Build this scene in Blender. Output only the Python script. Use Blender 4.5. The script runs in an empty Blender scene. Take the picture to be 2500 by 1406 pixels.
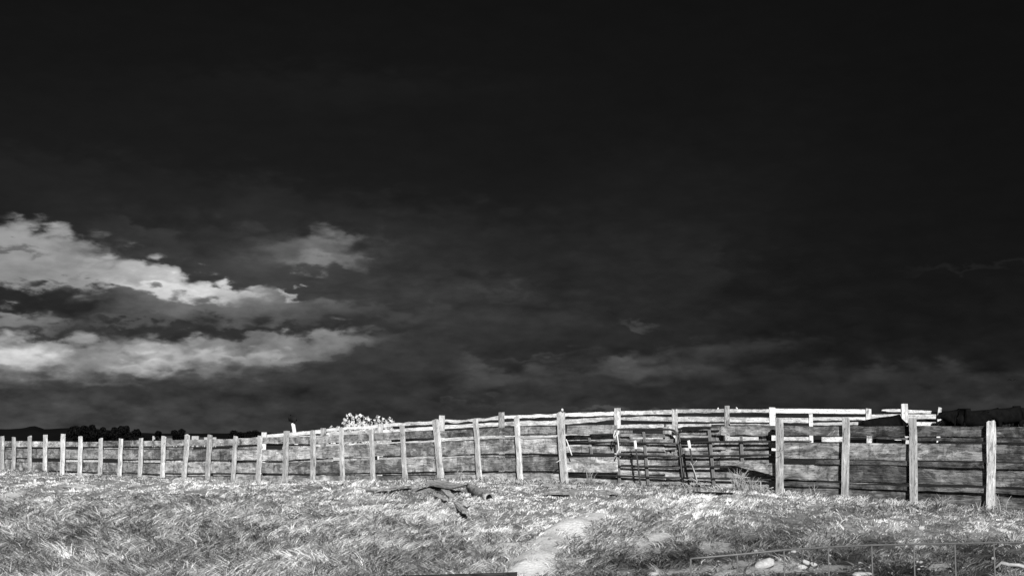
import bpy, bmesh, math, random
import numpy as np
from mathutils import Vector, Matrix, noise as mnoise

random.seed(7)
rng = np.random.default_rng(11)
S = bpy.context.scene
COL = S.collection

# ------------------------------------------------------------------ camera
F = 3600.0                      # focal length in photo pixels (photo is 2500 x 1406)
CXP, CYP = 1250.0, 703.0
HOR = 1085.0
EYE = 3.0                       # world height of the eye
TH = math.atan((HOR - CYP) / F)
cam_data = bpy.data.cameras.new("camera")
cam = bpy.data.objects.new("camera", cam_data)
COL.objects.link(cam)
cam.location = (0, 0, EYE)
cam.rotation_euler = (math.radians(90) + TH, 0, 0)
cam_data.sensor_width = 36
cam_data.lens = 36 * F / 2500
cam_data.clip_start = 0.1
cam_data.clip_end = 20000
S.camera = cam

# ------------------------------------------------------------------ view
S.view_settings.view_transform = 'Standard'
S.view_settings.look = 'None'
S.view_settings.gamma = 1
S.view_settings.use_curve_mapping = False
EXPO = 0.7
S.view_settings.exposure = EXPO

# ------------------------------------------------------------------ sun
SUN_EL = math.radians(27)
SUN_AZ = math.radians(-5)       # azimuth the shadows fall towards (0 = away from the camera)
sun_d = bpy.data.lights.new("sun", 'SUN')
sun_d.energy = 4.6
sun_d.angle = math.radians(0.5)
sun_d.color = (1.0, 0.995, 0.985)
sun = bpy.data.objects.new("sun", sun_d)
COL.objects.link(sun)
sdir = Vector((math.sin(SUN_AZ) * math.cos(SUN_EL), math.cos(SUN_AZ) * math.cos(SUN_EL), -math.sin(SUN_EL)))
sun.rotation_euler = sdir.to_track_quat('-Z', 'Y').to_euler()
sun.location = (10, -30, 40)

def s2l(v):
    v = v / 255.0
    return v / 12.92 if v <= 0.04045 else ((v + 0.055) / 1.055) ** 2.4

# ------------------------------------------------------------------ sky
world = bpy.data.worlds.new("World")
S.world = world
world.use_nodes = True
WN = world.node_tree
for n_ in list(WN.nodes):
    WN.nodes.remove(n_)

def wmath(op, a, b=None, c=None, clamp=False):
    n = WN.nodes.new('ShaderNodeMath'); n.operation = op; n.use_clamp = clamp
    for i, v in enumerate((a, b, c)):
        if v is None: continue
        if isinstance(v, (int, float)): n.inputs[i].default_value = v
        else: WN.links.new(v, n.inputs[i])
    return n.outputs[0]

tc = WN.nodes.new('ShaderNodeTexCoord')
sp = WN.nodes.new('ShaderNodeSeparateXYZ')
WN.links.new(tc.outputs['Generated'], sp.inputs[0])
az = wmath('ARCTAN2', sp.outputs[0], sp.outputs[1])
el = wmath('ARCSINE', sp.outputs[2])
SC = 3.6                        # sky units: 3.6 per radian, east = +, up = +
Uo = wmath('MULTIPLY', az, SC)
Vo = wmath('MULTIPLY', el, SC)
cmb = WN.nodes.new('ShaderNodeCombineXYZ')
WN.links.new(Uo, cmb.inputs[0]); WN.links.new(Vo, cmb.inputs[1])
# the same on the unwrapped direction for noise (no seam behind the camera)
nm = WN.nodes.new('ShaderNodeMapping'); nm.inputs['Scale'].default_value = (SC, SC, SC * 2.4)
WN.links.new(tc.outputs['Generated'], nm.inputs[0])

def wnoise(scale, detail, rough=0.55, off=0.0):
    n = WN.nodes.new('ShaderNodeTexNoise')
    m = WN.nodes.new('ShaderNodeMapping'); m.inputs['Location'].default_value = (off, off * 1.7, off * .6)
    WN.links.new(nm.outputs[0], m.inputs[0]); WN.links.new(m.outputs[0], n.inputs['Vector'])
    n.inputs['Scale'].default_value = scale; n.inputs['Detail'].default_value = detail
    n.inputs['Roughness'].default_value = rough
    return n

def wvec(op, a, b):
    n = WN.nodes.new('ShaderNodeVectorMath'); n.operation = op
    for i, v in enumerate((a, b)):
        if isinstance(v, tuple): n.inputs[i].default_value = v
        else: WN.links.new(v, n.inputs[i])
    return n.outputs[0]

n1 = wnoise(4.0, 3, .5, 3.1)
n2 = wnoise(15.0, 7, .56, 9.3)
w1 = wvec('MULTIPLY', wvec('SUBTRACT', n1.outputs['Color'], (.5, .5, .5)), (0.15, 0.055, 0))
w2 = wvec('MULTIPLY', wvec('SUBTRACT', n2.outputs['Color'], (.5, .5, .5)), (0.14, 0.065, 0))
vo = WN.nodes.new('ShaderNodeTexVoronoi'); vo.feature = 'SMOOTH_F1'
vo.inputs['Scale'].default_value = 13; vo.inputs['Smoothness'].default_value = .35; vo.inputs['Detail'].default_value = 1
WN.links.new(wvec('ADD', nm.outputs[0], wvec('MULTIPLY', n2.outputs['Color'], (.09, .09, .09))), vo.inputs['Vector'])
puff = wmath('SUBTRACT', vo.outputs['Distance'], .27)
w3n = WN.nodes.new('ShaderNodeCombineXYZ'); WN.links.new(wmath('MULTIPLY', puff, .03), w3n.inputs[0]); WN.links.new(wmath('MULTIPLY', puff, .042), w3n.inputs[1])
warp = wvec('ADD', wvec('ADD', wvec('ADD', cmb.outputs[0], w1), w2), w3n.outputs[0])

def pix2uv(px, py):
    dx, dv = (px - CXP) / F, (CYP - py) / F
    d = Vector((dx, math.cos(TH) - dv * math.sin(TH), math.sin(TH) + dv * math.cos(TH))).normalized()
    return math.atan2(d.x, d.y) * SC, math.asin(d.z) * SC

def gray(v):
    g = s2l(v) / 2 ** EXPO
    return (g, g, g, 1)

ramp = WN.nodes.new('ShaderNodeValToRGB')
vr = WN.nodes.new('ShaderNodeMapRange')
vr.inputs['From Min'].default_value = -0.05; vr.inputs['From Max'].default_value = 1.1
WN.links.new(wmath('ADD', Vo, wmath('MULTIPLY', wmath('SUBTRACT', n1.outputs[0], .5), .25)), vr.inputs[0])
WN.links.new(vr.outputs[0], ramp.inputs[0])
stops = [(-.05, 60), (.03, 59), (.10, 54), (.20, 45), (.30, 38), (.42, 31), (.55, 24), (.70, 20), (.9, 17), (1.1, 14)]
while len(ramp.color_ramp.elements) < len(stops):
    ramp.color_ramp.elements.new(.5)
for e, (v, g) in zip(ramp.color_ramp.elements, stops):
    e.position = (v + .05) / 1.15; e.color = gray(g)
cur = ramp.outputs[0]

def blob(px, py, rx, ry, val, alpha=1.0, soft=.5, rot=0.0, w=warp):
    """an oval cloud bank in direction space; rx, ry in thousandths of a sky unit"""
    global cur
    u, v = pix2uv(px, py)
    m = WN.nodes.new('ShaderNodeMapping'); m.vector_type = 'TEXTURE'
    m.inputs['Location'].default_value = (u, v, 0)
    m.inputs['Rotation'].default_value = (0, 0, math.radians(rot))
    m.inputs['Scale'].default_value = (rx / 1000, ry / 1000, 1)
    WN.links.new(w, m.inputs[0])
    ln = WN.nodes.new('ShaderNodeVectorMath'); ln.operation = 'LENGTH'
    WN.links.new(m.outputs[0], ln.inputs[0])
    mr = WN.nodes.new('ShaderNodeMapRange'); mr.interpolation_type = 'SMOOTHSTEP'
    soft = min(.95, soft * 1.5 + .10)
    mr.inputs['From Min'].default_value = 1 + soft; mr.inputs['From Max'].default_value = max(0, 1 - soft)
    mr.inputs['To Max'].default_value = alpha
    WN.links.new(ln.outputs['Value'], mr.inputs[0])
    mx = WN.nodes.new('ShaderNodeMix'); mx.data_type = 'RGBA'
    WN.links.new(mr.outputs[0], mx.inputs['Factor'])
    WN.links.new(cur, mx.inputs[6]); mx.inputs[7].default_value = gray(val)
    cur = mx.outputs[2]

BL = [
    (2350, 250, 800, 500, 12, .75, .8, 0), (1900, 620, 90, 330, 22, .6, .7, 0), (2150, 560, 330, 260, 18, .55, .8, 0),
    (350, 330, 500, 110, 25, .5, .9, 0), (800, 190, 330, 40, 27, .6, .8, 0), (500, 80, 700, 70, 17, .6, .8, 0),
    (60, 980, 500, 60, 78, .7, .8, 0), (300, 1010, 400, 55, 72, .6, .8, 0), (850, 960, 420, 60, 50, .5, .8, 0),
    (250, 900, 600, 60, 62, .6, .8, 0), (700, 900, 330, 50, 55, .6, .8, 0),
    (1650, 740, 240, 260, 42, .5, .7, 0), (2170, 600, 330, 330, 20, .6, .35, 0), (650, 520, 330, 60, 40, .7, .8, 0), (950, 570, 240, 70, 46, .6, .8, 0), (80, 400, 240, 50, 34, .6, .8, 0), (320, 545, 160, 40, 44, .6, .7, -10),
    (1020, 755, 330, 50, 62, .6, .7, 0), (1080, 810, 260, 26, 38, .6, .6, 0), (900, 655, 200, 26, 38, .6, .6, 0), (2450, 300, 360, 500, 9, .7, .8, 0),
    (250, 460, 480, 60, 33, .6, .8, 0), (650, 490, 60, 60, 46, .55, .8, 0), (430, 560, 250, 50, 40, .6, .8, -10),
    (500, 730, 560, 110, 84, .75, .7, 0), (900, 740, 330, 60, 62, .6, .8, 0), (1250, 650, 300, 110, 44, .5, .9, 0),
    (700, 590, 300, 50, 50, .6, .8, 0),
    (60, 612, 205, 68, 150, .95, .24, -4), (300, 655, 250, 36, 160, .9, .34, -10), (90, 650, 260, 30, 150, .8, .4, 0),
    (60, 562, 120, 24, 170, .5, .5, -4), (470, 678, 170, 30, 196, .95, .3, -12), (490, 690, 160, 19, 245, 1, .4, -3), (330, 655, 150, 14, 178, .7, .5, -8), (160, 560, 40, 18, 175, .6, .5, 10),
    (400, 685, 90, 9, 225, .8, .5, 2), (30, 597, 55, 7, 96, .8, .5, -3), (165, 660, 32, 6, 95, .7, .5, 0),
    (590, 700, 60, 14, 200, .6, .6, -10),
    (40, 706, 270, 36, 38, 1, .18, -2), (310, 742, 310, 36, 62, .85, .5, -3), (430, 786, 380, 24, 50, .9, .4, -2),
    (800, 775, 360, 24, 47, .8, .5, 0), (430, 728, 260, 22, 120, .75, .5, -3), (600, 748, 200, 14, 104, .6, .6, 2), (150, 790, 150, 15, 60, .8, .5, -3),
    (45, 765, 100, 15, 135, .9, .4, 0), (330, 760, 90, 8, 96, .6, .6, 0),
    (25, 704, 245, 32, 38, 1, .22, -2),
    (240, 850, 430, 42, 142, .95, .22, 1), (50, 815, 100, 18, 165, .8, .4, 0), (40, 850, 110, 26, 222, .95, .4, -4),
    (400, 856, 100, 24, 228, .95, .45, 6), (250, 835, 130, 16, 165, .6, .6, 0), (640, 828, 230, 28, 132, .9, .3, 5),
    (560, 852, 150, 12, 185, .7, .5, 3), (720, 815, 110, 14, 150, .5, .5, 4), (640, 816, 40, 10, 88, .6, .5, 0),
    (120, 892, 330, 18, 120, .55, .6, 0), (380, 880, 120, 12, 150, .5, .6, 0),
    (745, 600, 150, 44, 82, .9, .4, 3), (800, 575, 60, 28, 118, .85, .5, 0), (800, 612, 75, 16, 135, .8, .5, 0),
    (690, 590, 40, 20, 105, .6, .6, 0), (620, 560, 60, 25, 60, .6, .7, 0), (400, 555, 60, 16, 58, .7, .6, -20),
    (735, 700, 26, 7, 205, .9, .5, 0), (690, 715, 90, 17, 118, .8, .5, 0), (845, 722, 70, 15, 98, .8, .5, -6),
    (960, 742, 150, 13, 74, .6, .7, 0), (560, 730, 120, 18, 115, .6, .6, 0),
    (1190, 880, 75, 28, 80, .85, .5, -25), (1260, 905, 110, 22, 74, .8, .5, 8), (1230, 862, 45, 10, 44, .8, .5, 0),
    (1320, 852, 90, 7, 64, .7, .6, 0), (1400, 905, 110, 15, 66, .7, .6, 6), (1590, 888, 110, 26, 86, .85, .5, 0),
    (1535, 872, 32, 9, 98, .7, .5, 0), (1700, 855, 130, 20, 64, .7, .6, 8), (1850, 825, 120, 16, 52, .6, .7, 6),
    (1570, 767, 45, 9, 72, .85, .5, 0), (1540, 977, 130, 5, 80, .85, .5, 0), (1160, 966, 100, 6, 66, .6, .6, 0),
    (2150, 905, 260, 30, 62, .6, .7, 0), (2450, 960, 160, 30, 70, .5, .7, 0), (2420, 635, 120, 7, 34, .6, .6, 0),
    (1180, 680, 130, 16, 56, .7, .6, 0), (1230, 695, 70, 8, 66, .6, .6, 0), (1740, 640, 50, 40, 42, .6, .8, 0),
]
wcur = warp
for i_, b in enumerate(BL):
    if i_ % 8 == 7:      # chains the banks one after another so the shader stays within its memory
        sc_ = WN.nodes.new('ShaderNodeVectorMath'); sc_.operation = 'SCALE'; sc_.inputs['Scale'].default_value = 1e-7
        WN.links.new(cur, sc_.inputs[0])
        wcur = wvec('ADD', wcur, sc_.outputs[0])
    blob(b[0], b[1], b[2], b[3], b[4], b[5], b[6], b[7], wcur)
# soft mottling over the whole cloud cover
n3 = wnoise(11.0, 6, .55, 21.0)
kmr = WN.nodes.new('ShaderNodeMapRange'); kmr.inputs['From Min'].default_value = .12; kmr.inputs['From Max'].default_value = .62
kmr.inputs['To Min'].default_value = 1.4; kmr.inputs['To Max'].default_value = .3
WN.links.new(Vo, kmr.inputs[0])
mot = wmath('MAXIMUM', wmath('ADD', wmath('MULTIPLY', wmath('SUBTRACT', wmath('SUBTRACT', n3.outputs[0], .5), wmath('MULTIPLY', puff, .32)), kmr.outputs[0]), 1.0), .1)
vm = WN.nodes.new('ShaderNodeVectorMath'); vm.operation = 'SCALE'
WN.links.new(cur, vm.inputs[0]); WN.links.new(wmath('MULTIPLY', mot, 10.0), vm.inputs['Scale'])
sky = WN.nodes.new('ShaderNodeTexSky'); sky.sky_type = 'NISHITA'; sky.sun_disc = False
sky.sun_elevation = SUN_EL; sky.sun_rotation = SUN_AZ + math.pi
bw = WN.nodes.new('ShaderNodeRGBToBW'); WN.links.new(sky.outputs[0], bw.inputs[0])
thin = wmath('MULTIPLY', bw.outputs[0], .004)
add = WN.nodes.new('ShaderNodeVectorMath'); add.operation = 'ADD'
WN.links.new(vm.outputs[0], add.inputs[0]); WN.links.new(thin, add.inputs[1])
bg = WN.nodes.new('ShaderNodeBackground'); bg.inputs['Strength'].default_value = 0.1
WN.links.new(add.outputs[0], bg.inputs['Color'])
wo = WN.nodes.new('ShaderNodeOutputWorld'); WN.links.new(bg.outputs[0], wo.inputs[0])
world.cycles.sampling_method = 'MANUAL'
world.cycles.sample_map_resolution = 512

# ------------------------------------------------------------------ geometry helpers
CT, ST = math.cos(TH), math.sin(TH)

def ray(px, py):
    dx, dv = (px - CXP) / F, (CYP - py) / F
    return Vector((dx, CT - dv * ST, ST + dv * CT))

def P(px, py, D):
    r = ray(px, py); t = D / r.y
    return Vector((r.x * t, D, EYE + r.z * t))

def proj(X, Y, Z):
    zc = Y * CT + (Z - EYE) * ST
    yc = -Y * ST + (Z - EYE) * CT
    return CXP + F * X / zc, CYP - F * yc / zc

def D_front(px): return F / (52.0 + 72.0 * (px / 2420.0))
A = P(5, HOR, D_front(5)); B = P(2420, HOR, D_front(2420))
FD = Vector((B.x - A.x, B.y - A.y, 0)).normalized()       # along the fence, left to right
FN = Vector((FD.y, -FD.x, 0))                             # towards the camera
if FN.y > 0: FN = -FN
A0 = Vector((A.x, A.y, 0))

def FP(px, py, off=0.0):
    r = ray(px, py); o = Vector((0, 0, EYE))
    base = A0 + FN * off
    t = (base.dot(FN) - o.dot(FN)) / r.dot(FN)
    return o + r * t

POSTS = [(5, 1064, 5, 1156, 10), (34, 1065, 33, 1151, 9), (73, 1063, 72, 1152, 9), (111, 1060, 110, 1154, 10), (154, 1058, 152, 1161, 10.5),
         (197, 1064, 195, 1165, 10), (247, 1069, 244, 1170, 10), (295, 1069, 292, 1169, 10), (345, 1068, 341, 1171, 10), (400, 1064, 396, 1170, 11),
         (457, 1060, 449, 1174, 12), (513, 1060, 506, 1178, 12), (575, 1062, 568, 1182, 10.5), (636, 1062, 630, 1184, 12), (700, 1050, 695, 1187, 14),
         (764, 1049, 764, 1186, 13), (833, 1043, 837, 1184, 11.5), (906, 1047, 911, 1186, 12), (981, 1038, 991, 1186, 12.5), (1063, 1024, 1076, 1172, 16),
         (1160, 1022, 1172, 1175, 13.5), (1261, 1015, 1271, 1177, 13.5), (1367, 1005, 1380, 1186, 18.5),
         (1903, 1019, 1904, 1205, 19), (2066, 1018, 2063, 1219, 18), (2229, 1020, 2231, 1234, 19), (2420, 1026, 2418, 1252, 21), (2640, 1035, 2640, 1275, 23), (2890, 1042, 2890, 1300, 25)]

GL = []
for p_ in POSTS:
    w = FP(p_[2], p_[3] - 3, .1)
    GL.append(((w - A0).dot(FD), w.z))
GL.append(((FP(1640, 1192) - A0).dot(FD), FP(1640, 1192).z))
GL.sort()
gs = np.array([g[0] for g in GL]); gz = np.array([g[1] for g in GL])
gz_s = np.array([gz[max(0, i - 1):i + 2].mean() for i in range(len(gz))])

def vnoise(x, y, seed=0):
    x = np.asarray(x, float); y = np.asarray(y, float)
    xi = np.floor(x).astype(np.int64); yi = np.floor(y).astype(np.int64)
    fx = x - xi; fy = y - yi
    fx = fx * fx * (3 - 2 * fx); fy = fy * fy * (3 - 2 * fy)
    def h(a, b):
        n = (a * 374761393 + b * 668265263 + seed * 974711) & 0xffffffff
        n = ((n ^ (n >> 13)) * 1274126177) & 0xffffffff
        n = n ^ (n >> 16)
        return (n & 0xffff) / 65535.0
    return (h(xi, yi) * (1 - fx) + h(xi + 1, yi) * fx) * (1 - fy) + (h(xi, yi + 1) * (1 - fx) + h(xi + 1, yi + 1) * fx) * fy

def fbm(x, y, sc, oct=3, seed=0):
    v = 0; a = 1; t = 0
    for i in range(oct):
        v = v + a * vnoise(np.asarray(x) * sc, np.asarray(y) * sc, seed + i * 7); t += a
        a *= .5; sc *= 2.07
    return v / t

def sstep(a, b, x):
    t = np.clip((np.asarray(x, float) - a) / (b - a), 0, 1)
    return t * t * (3 - 2 * t)

# centre line of the washed-out scar in the bank (world x, y), set further below
SCAR = None

def seg_dist(x, y, pts):
    best = np.full(np.shape(x), 1e9); side = np.zeros(np.shape(x))
    for (a, b) in zip(pts[:-1], pts[1:]):
        dx, dy = b[0] - a[0], b[1] - a[1]; L2 = dx * dx + dy * dy
        t = np.clip(((x - a[0]) * dx + (y - a[1]) * dy) / L2, 0, 1)
        ex, ey = x - (a[0] + t * dx), y - (a[1] + t * dy)
        d = np.hypot(ex, ey); s = np.sign(dx * ey - dy * ex)
        m = d < best
        side = np.where(m, s, side); best = np.where(m, d, best)
    return best, side

def furrow(x, y):
    """slumped terracettes and run-off lines crossing the bank slantwise"""
    x = np.asarray(x, float); y = np.asarray(y, float)
    c, s_ = math.cos(math.radians(62)), math.sin(math.radians(62))
    a, b = x * c + y * s_, -x * s_ + y * c
    w = (fbm(x, y, .3, 2, 71) - .5) * 2.5
    return fbm(a * .16, (b + w) * 1.0, 1.0, 3, 88) - .5

def ground_z(x, y):
    x = np.asarray(x, float); y = np.asarray(y, float)
    rx, ry = x - A0.x, y - A0.y
    s = rx * FD.x + ry * FD.y
    n = rx * FN.x + ry * FN.y
    zf = np.interp(s, gs, gz_s)
    bank = 0.055 * sstep(1.0, 5.0, n) * np.clip(n - 2, 0, 13) + .006 * np.clip(n - 15, 0, 100)
    front = sstep(.6, 4.0, n)
    bumps = front * ((fbm(x, y, .22, 3, 5) - .5) * .42 + (fbm(x, y, 1.3, 3, 9) - .5) * .17) + (fbm(x, y, 3.1, 2, 3) - .5) * .05
    bumps = bumps + front * furrow(x, y) * .45
    up = .045 * sstep(6, 26, s) * np.clip(-n, 0, 30)
    far = sstep(34, 110, -n)
    z = zf - bank + bumps + up
    z = z * (1 - far) + (EYE - 1.45) * far
    if SCAR is not None:
        d, side = seg_dist(x, y, SCAR)
        z = z + .06 * np.exp(-(d / .35) ** 2) - .22 * np.where(side > 0, 1, 0) * sstep(.1, .7, d) * sstep(4.2, 1.5, d)
    return z

def G(px, py, lift=0.0):
    """the ground point seen at a photo pixel"""
    r = ray(px, py)
    t = 10.0; o = Vector((0, 0, EYE))
    while t < 400:
        q = o + r * t
        if q.z < float(ground_z(q.x, q.y)): break
        t += .1
    q.z = float(ground_z(q.x, q.y)) + lift
    return q

_sc = [G(1285, 1404), G(1310, 1360), G(1345, 1318), G(1395, 1280), G(1450, 1262)]
SCAR = [(p.x, p.y) for p in _sc]

# ------------------------------------------------------------------ object helpers
def tag(o, label=None, cat=None, group=None, kind=None):
    if label: o['label'] = label
    if cat: o['category'] = cat
    if group: o['group'] = group
    if kind: o['kind'] = kind
    return o

def link_mesh(name, verts, faces, mat, parent=None, loc=(0, 0, 0), M=None, smooth=False):
    me = bpy.data.meshes.new(name)
    me.from_pydata([tuple(v) for v in verts], [], faces)
    if mat: me.materials.append(mat)
    if smooth:
        for p in me.polygons: p.use_smooth = True
    me.update()
    o = bpy.data.objects.new(name, me)
    COL.objects.link(o)
    if parent is not None:
        o.parent = parent
        o.matrix_parent_inverse = Matrix.Identity(4)
        pm = Matrix.Translation(parent['_loc']) if '_loc' in parent else Matrix.Identity(4)
        mw = M if M is not None else Matrix.Translation(loc)
        o.matrix_basis = Matrix.Translation(-Vector(PARENT_LOC[parent.name])) @ mw
    else:
        o.matrix_basis = M if M is not None else Matrix.Translation(loc)
    return o

PARENT_LOC = {}
def empty(name, loc):
    o = bpy.data.objects.new(name, None)
    COL.objects.link(o)
    o.empty_display_size = .2
    o.location = loc
    PARENT_LOC[o.name] = tuple(loc)
    return o

def axes(d, up=Vector((0, 0, 1))):
    x = d.normalized(); z = (up - x * up.dot(x)).normalized(); y = z.cross(x)
    return x, y, z

def frame(origin, d, up=Vector((0, 0, 1))):
    x, y, z = axes(d, up)
    M = Matrix((x, y, z)).transposed().to_4x4(); M.translation = origin
    return M

# ------------------------------------------------------------------ materials
def new_mat(name):
    m = bpy.data.materials.new(name); m.use_nodes = True
    nt = m.node_tree
    bs = nt.nodes['Principled BSDF']
    bs.inputs['Roughness'].default_value = .85
    bs.inputs['Specular IOR Level'].default_value = .2
    return m, nt, bs

def nd(nt, typ, **kw):
    n = nt.nodes.new(typ)
    for k, v in kw.items(): setattr(n, k, v)
    return n

def ramp_node(nt, src, stops):
    r = nd(nt, 'ShaderNodeValToRGB')
    while len(r.color_ramp.elements) < len(stops): r.color_ramp.elements.new(.5)
    for e, (p, g) in zip(r.color_ramp.elements, stops):
        e.position = p; e.color = (g, g, g, 1)
    nt.links.new(src, r.inputs[0])
    return r.outputs[0]

def mathn(nt, op, a, b=None, clamp=False):
    n = nd(nt, 'ShaderNodeMath', operation=op, use_clamp=clamp)
    for i, v in enumerate((a, b)):
        if v is None: continue
        if isinstance(v, (int, float)): n.inputs[i].default_value = v
        else: nt.links.new(v, n.inputs[i])
    return n.outputs[0]

def noisen(nt, vec, scale, detail=4, rough=.55, dist=0.0):
    n = nd(nt, 'ShaderNodeTexNoise')
    n.inputs['Scale'].default_value = scale; n.inputs['Detail'].default_value = detail
    n.inputs['Roughness'].default_value = rough; n.inputs['Distortion'].default_value = dist
    nt.links.new(vec, n.inputs['Vector'])
    return n.outputs[0]

def mulc(nt, a, b):
    n = nd(nt, 'ShaderNodeMix', data_type='RGBA', blend_type='MULTIPLY')
    n.inputs['Factor'].default_value = 1
    nt.links.new(a, n.inputs[6]); nt.links.new(b, n.inputs[7])
    return n.outputs[2]

def mixc(nt, f, a, b):
    n = nd(nt, 'ShaderNodeMix', data_type='RGBA')
    for s, v in ((n.inputs['Factor'], f), (n.inputs[6], a), (n.inputs[7], b)):
        if isinstance(v, (int, float)):
            s.default_value = v if s == n.inputs['Factor'] else (v, v, v, 1)
        else: nt.links.new(v, s)
    return n.outputs[2]

def wood_mat(name, lo, mid, hi, axis='X', stain=.6, grain=.5, blotch_lo=.40, bump=.5, stain_dark=.35, drip=False):
    """weathered timber; grain runs along the object's own X (or Z) axis, each piece shifted and toned by its random number"""
    m, nt, bs = new_mat(name)
    t = nd(nt, 'ShaderNodeTexCoord'); oi = nd(nt, 'ShaderNodeObjectInfo')
    off = nd(nt, 'ShaderNodeVectorMath', operation='ADD')
    sc = nd(nt, 'ShaderNodeVectorMath', operation='SCALE'); sc.inputs[0].default_value = (37, 23, 51)
    nt.links.new(oi.outputs['Random'], sc.inputs['Scale'])
    nt.links.new(t.outputs['Object'], off.inputs[0]); nt.links.new(sc.outputs[0], off.inputs[1])
    gm = nd(nt, 'ShaderNodeMapping')
    gm.inputs['Scale'].default_value = (1.2, 20, 20) if axis == 'X' else (20, 20, 1.2)
    nt.links.new(off.outputs[0], gm.inputs[0])
    bm_ = nd(nt, 'ShaderNodeMapping')
    bm_.inputs['Scale'].default_value = (1.1, 1.6, 2.4) if axis == 'X' else (3, 3, 1.2)
    nt.links.new(off.outputs[0], bm_.inputs[0])
    g = noisen(nt, gm.outputs[0], 1.6, 6, .65, .4)
    b = noisen(nt, bm_.outputs[0], 1.6, 6, .62, .6)
    f = mathn(nt, 'ADD', mathn(nt, 'MULTIPLY', g, grain), mathn(nt, 'MULTIPLY', b, 1 - grain))
    c = ramp_node(nt, f, [(.40, lo), (.5, mid), (.59, hi)])
    # stains with hard-ish edges
    st = noisen(nt, bm_.outputs[0], .9, 7, .7, 1.2)
    sf = ramp_node(nt, st, [(blotch_lo - .02, stain_dark), (blotch_lo + .03, 1.0), (.57, 1.0), (.61, 1.4)])
    cc = mixc(nt, stain, c, mulc(nt, c, sf))
    # second, smaller set of flaked patches and stains that run down the face
    s2 = noisen(nt, bm_.outputs[0], 2.6, 8, .72, .5)
    cc = mulc(nt, cc, ramp_node(nt, s2, [(.38, .5), (.43, .95), (.58, 1.0), (.62, 1.45)]))
    if drip:
        dm = nd(nt, 'ShaderNodeMapping'); dm.inputs['Scale'].default_value = (5, 3, 1.3)
        nt.links.new(off.outputs[0], dm.inputs[0])
        cc = mulc(nt, cc, ramp_node(nt, noisen(nt, dm.outputs[0], 1.3, 5, .6, .3), [(.36, .6), (.44, 1.0), (.62, 1.0), (.66, 1.25)]))
    # drying cracks along the grain
    cm = nd(nt, 'ShaderNodeMapping')
    cm.inputs['Scale'].default_value = (.9, 14, 14) if axis == 'X' else (14, 14, .9)
    nt.links.new(off.outputs[0], cm.inputs[0])
    cr = noisen(nt, cm.outputs[0], 2.3, 3, .5, .2)
    crf = ramp_node(nt, mathn(nt, 'ABSOLUTE', mathn(nt, 'SUBTRACT', cr, .5)), [(0, .15), (.014, .7), (.03, 1)])
    cc = mulc(nt, cc, crf)
    tone = nd(nt, 'ShaderNodeMapRange'); tone.inputs['To Min'].default_value = .68; tone.inputs['To Max'].default_value = 1.22
    nt.links.new(oi.outputs['Random'], tone.inputs[0])
    tc_ = nd(nt, 'ShaderNodeCombineXYZ')
    for i in range(3): nt.links.new(tone.outputs[0], tc_.inputs[i])
    cc = mulc(nt, cc, tc_.outputs[0])
    nt.links.new(cc, bs.inputs['Base Color'])
    bp = nd(nt, 'ShaderNodeBump'); bp.inputs['Strength'].default_value = bump; bp.inputs['Distance'].default_value = .02
    nt.links.new(mathn(nt, 'ADD', g, mathn(nt, 'MULTIPLY', crf, .6)), bp.inputs['Height'])
    nt.links.new(bp.outputs[0], bs.inputs['Normal'])
    return m

M_PLANK = wood_mat('weathered_plank', .14, .29, .46, 'X', .9, .4, .47, .6, .42, True)
M_PLANKL = wood_mat('weathered_plank_light', .22, .43, .60, 'X', .85, .4, .45, .6, .45, True)
M_PLANKD = wood_mat('weathered_plank_dark', .05, .12, .24, 'X', .9, .4, .47, .6, .42, True)
M_POST = wood_mat('bleached_post_wood', .36, .50, .62, 'Z', .3, .7, .33, .5, .6)
M_RAIL = wood_mat('bleached_rail_wood', .36, .52, .64, 'X', .6, .6, .42, .5, .45)
M_WHITE = wood_mat('white_painted_rail', .54, .60, .64, 'X', .1, .5, .30, .2, .6)
M_BPOST = wood_mat('grey_post_wood', .14, .33, .48, 'Z', .8, .5, .44, .6, .35)
M_OLD = wood_mat('fallen_plank_wood', .20, .34, .48, 'X', .6, .6, .40, .7, .5)
M_DARKW = wood_mat('dark_wood', .018, .028, .04, 'X', .3, .6, .40, .5, .6)  # very dark grey timber all over

def plain(name, c, rough=.7, spec=.3, var=.25, scale=6, bump=.2):
    m, nt, bs = new_mat(name)
    t = nd(nt, 'ShaderNodeTexCoord')
    n = noisen(nt, t.outputs['Object'], scale, 5, .6)
    nt.links.new(ramp_node(nt, n, [(.3, c * (1 - var)), (.7, c * (1 + var))]), bs.inputs['Base Color'])
    bs.inputs['Roughness'].default_value = rough; bs.inputs['Specular IOR Level'].default_value = spec
    bp = nd(nt, 'ShaderNodeBump'); bp.inputs['Strength'].default_value = bump; bp.inputs['Distance'].default_value = .01
    nt.links.new(n, bp.inputs['Height']); nt.links.new(bp.outputs[0], bs.inputs['Normal'])
    return m

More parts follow.
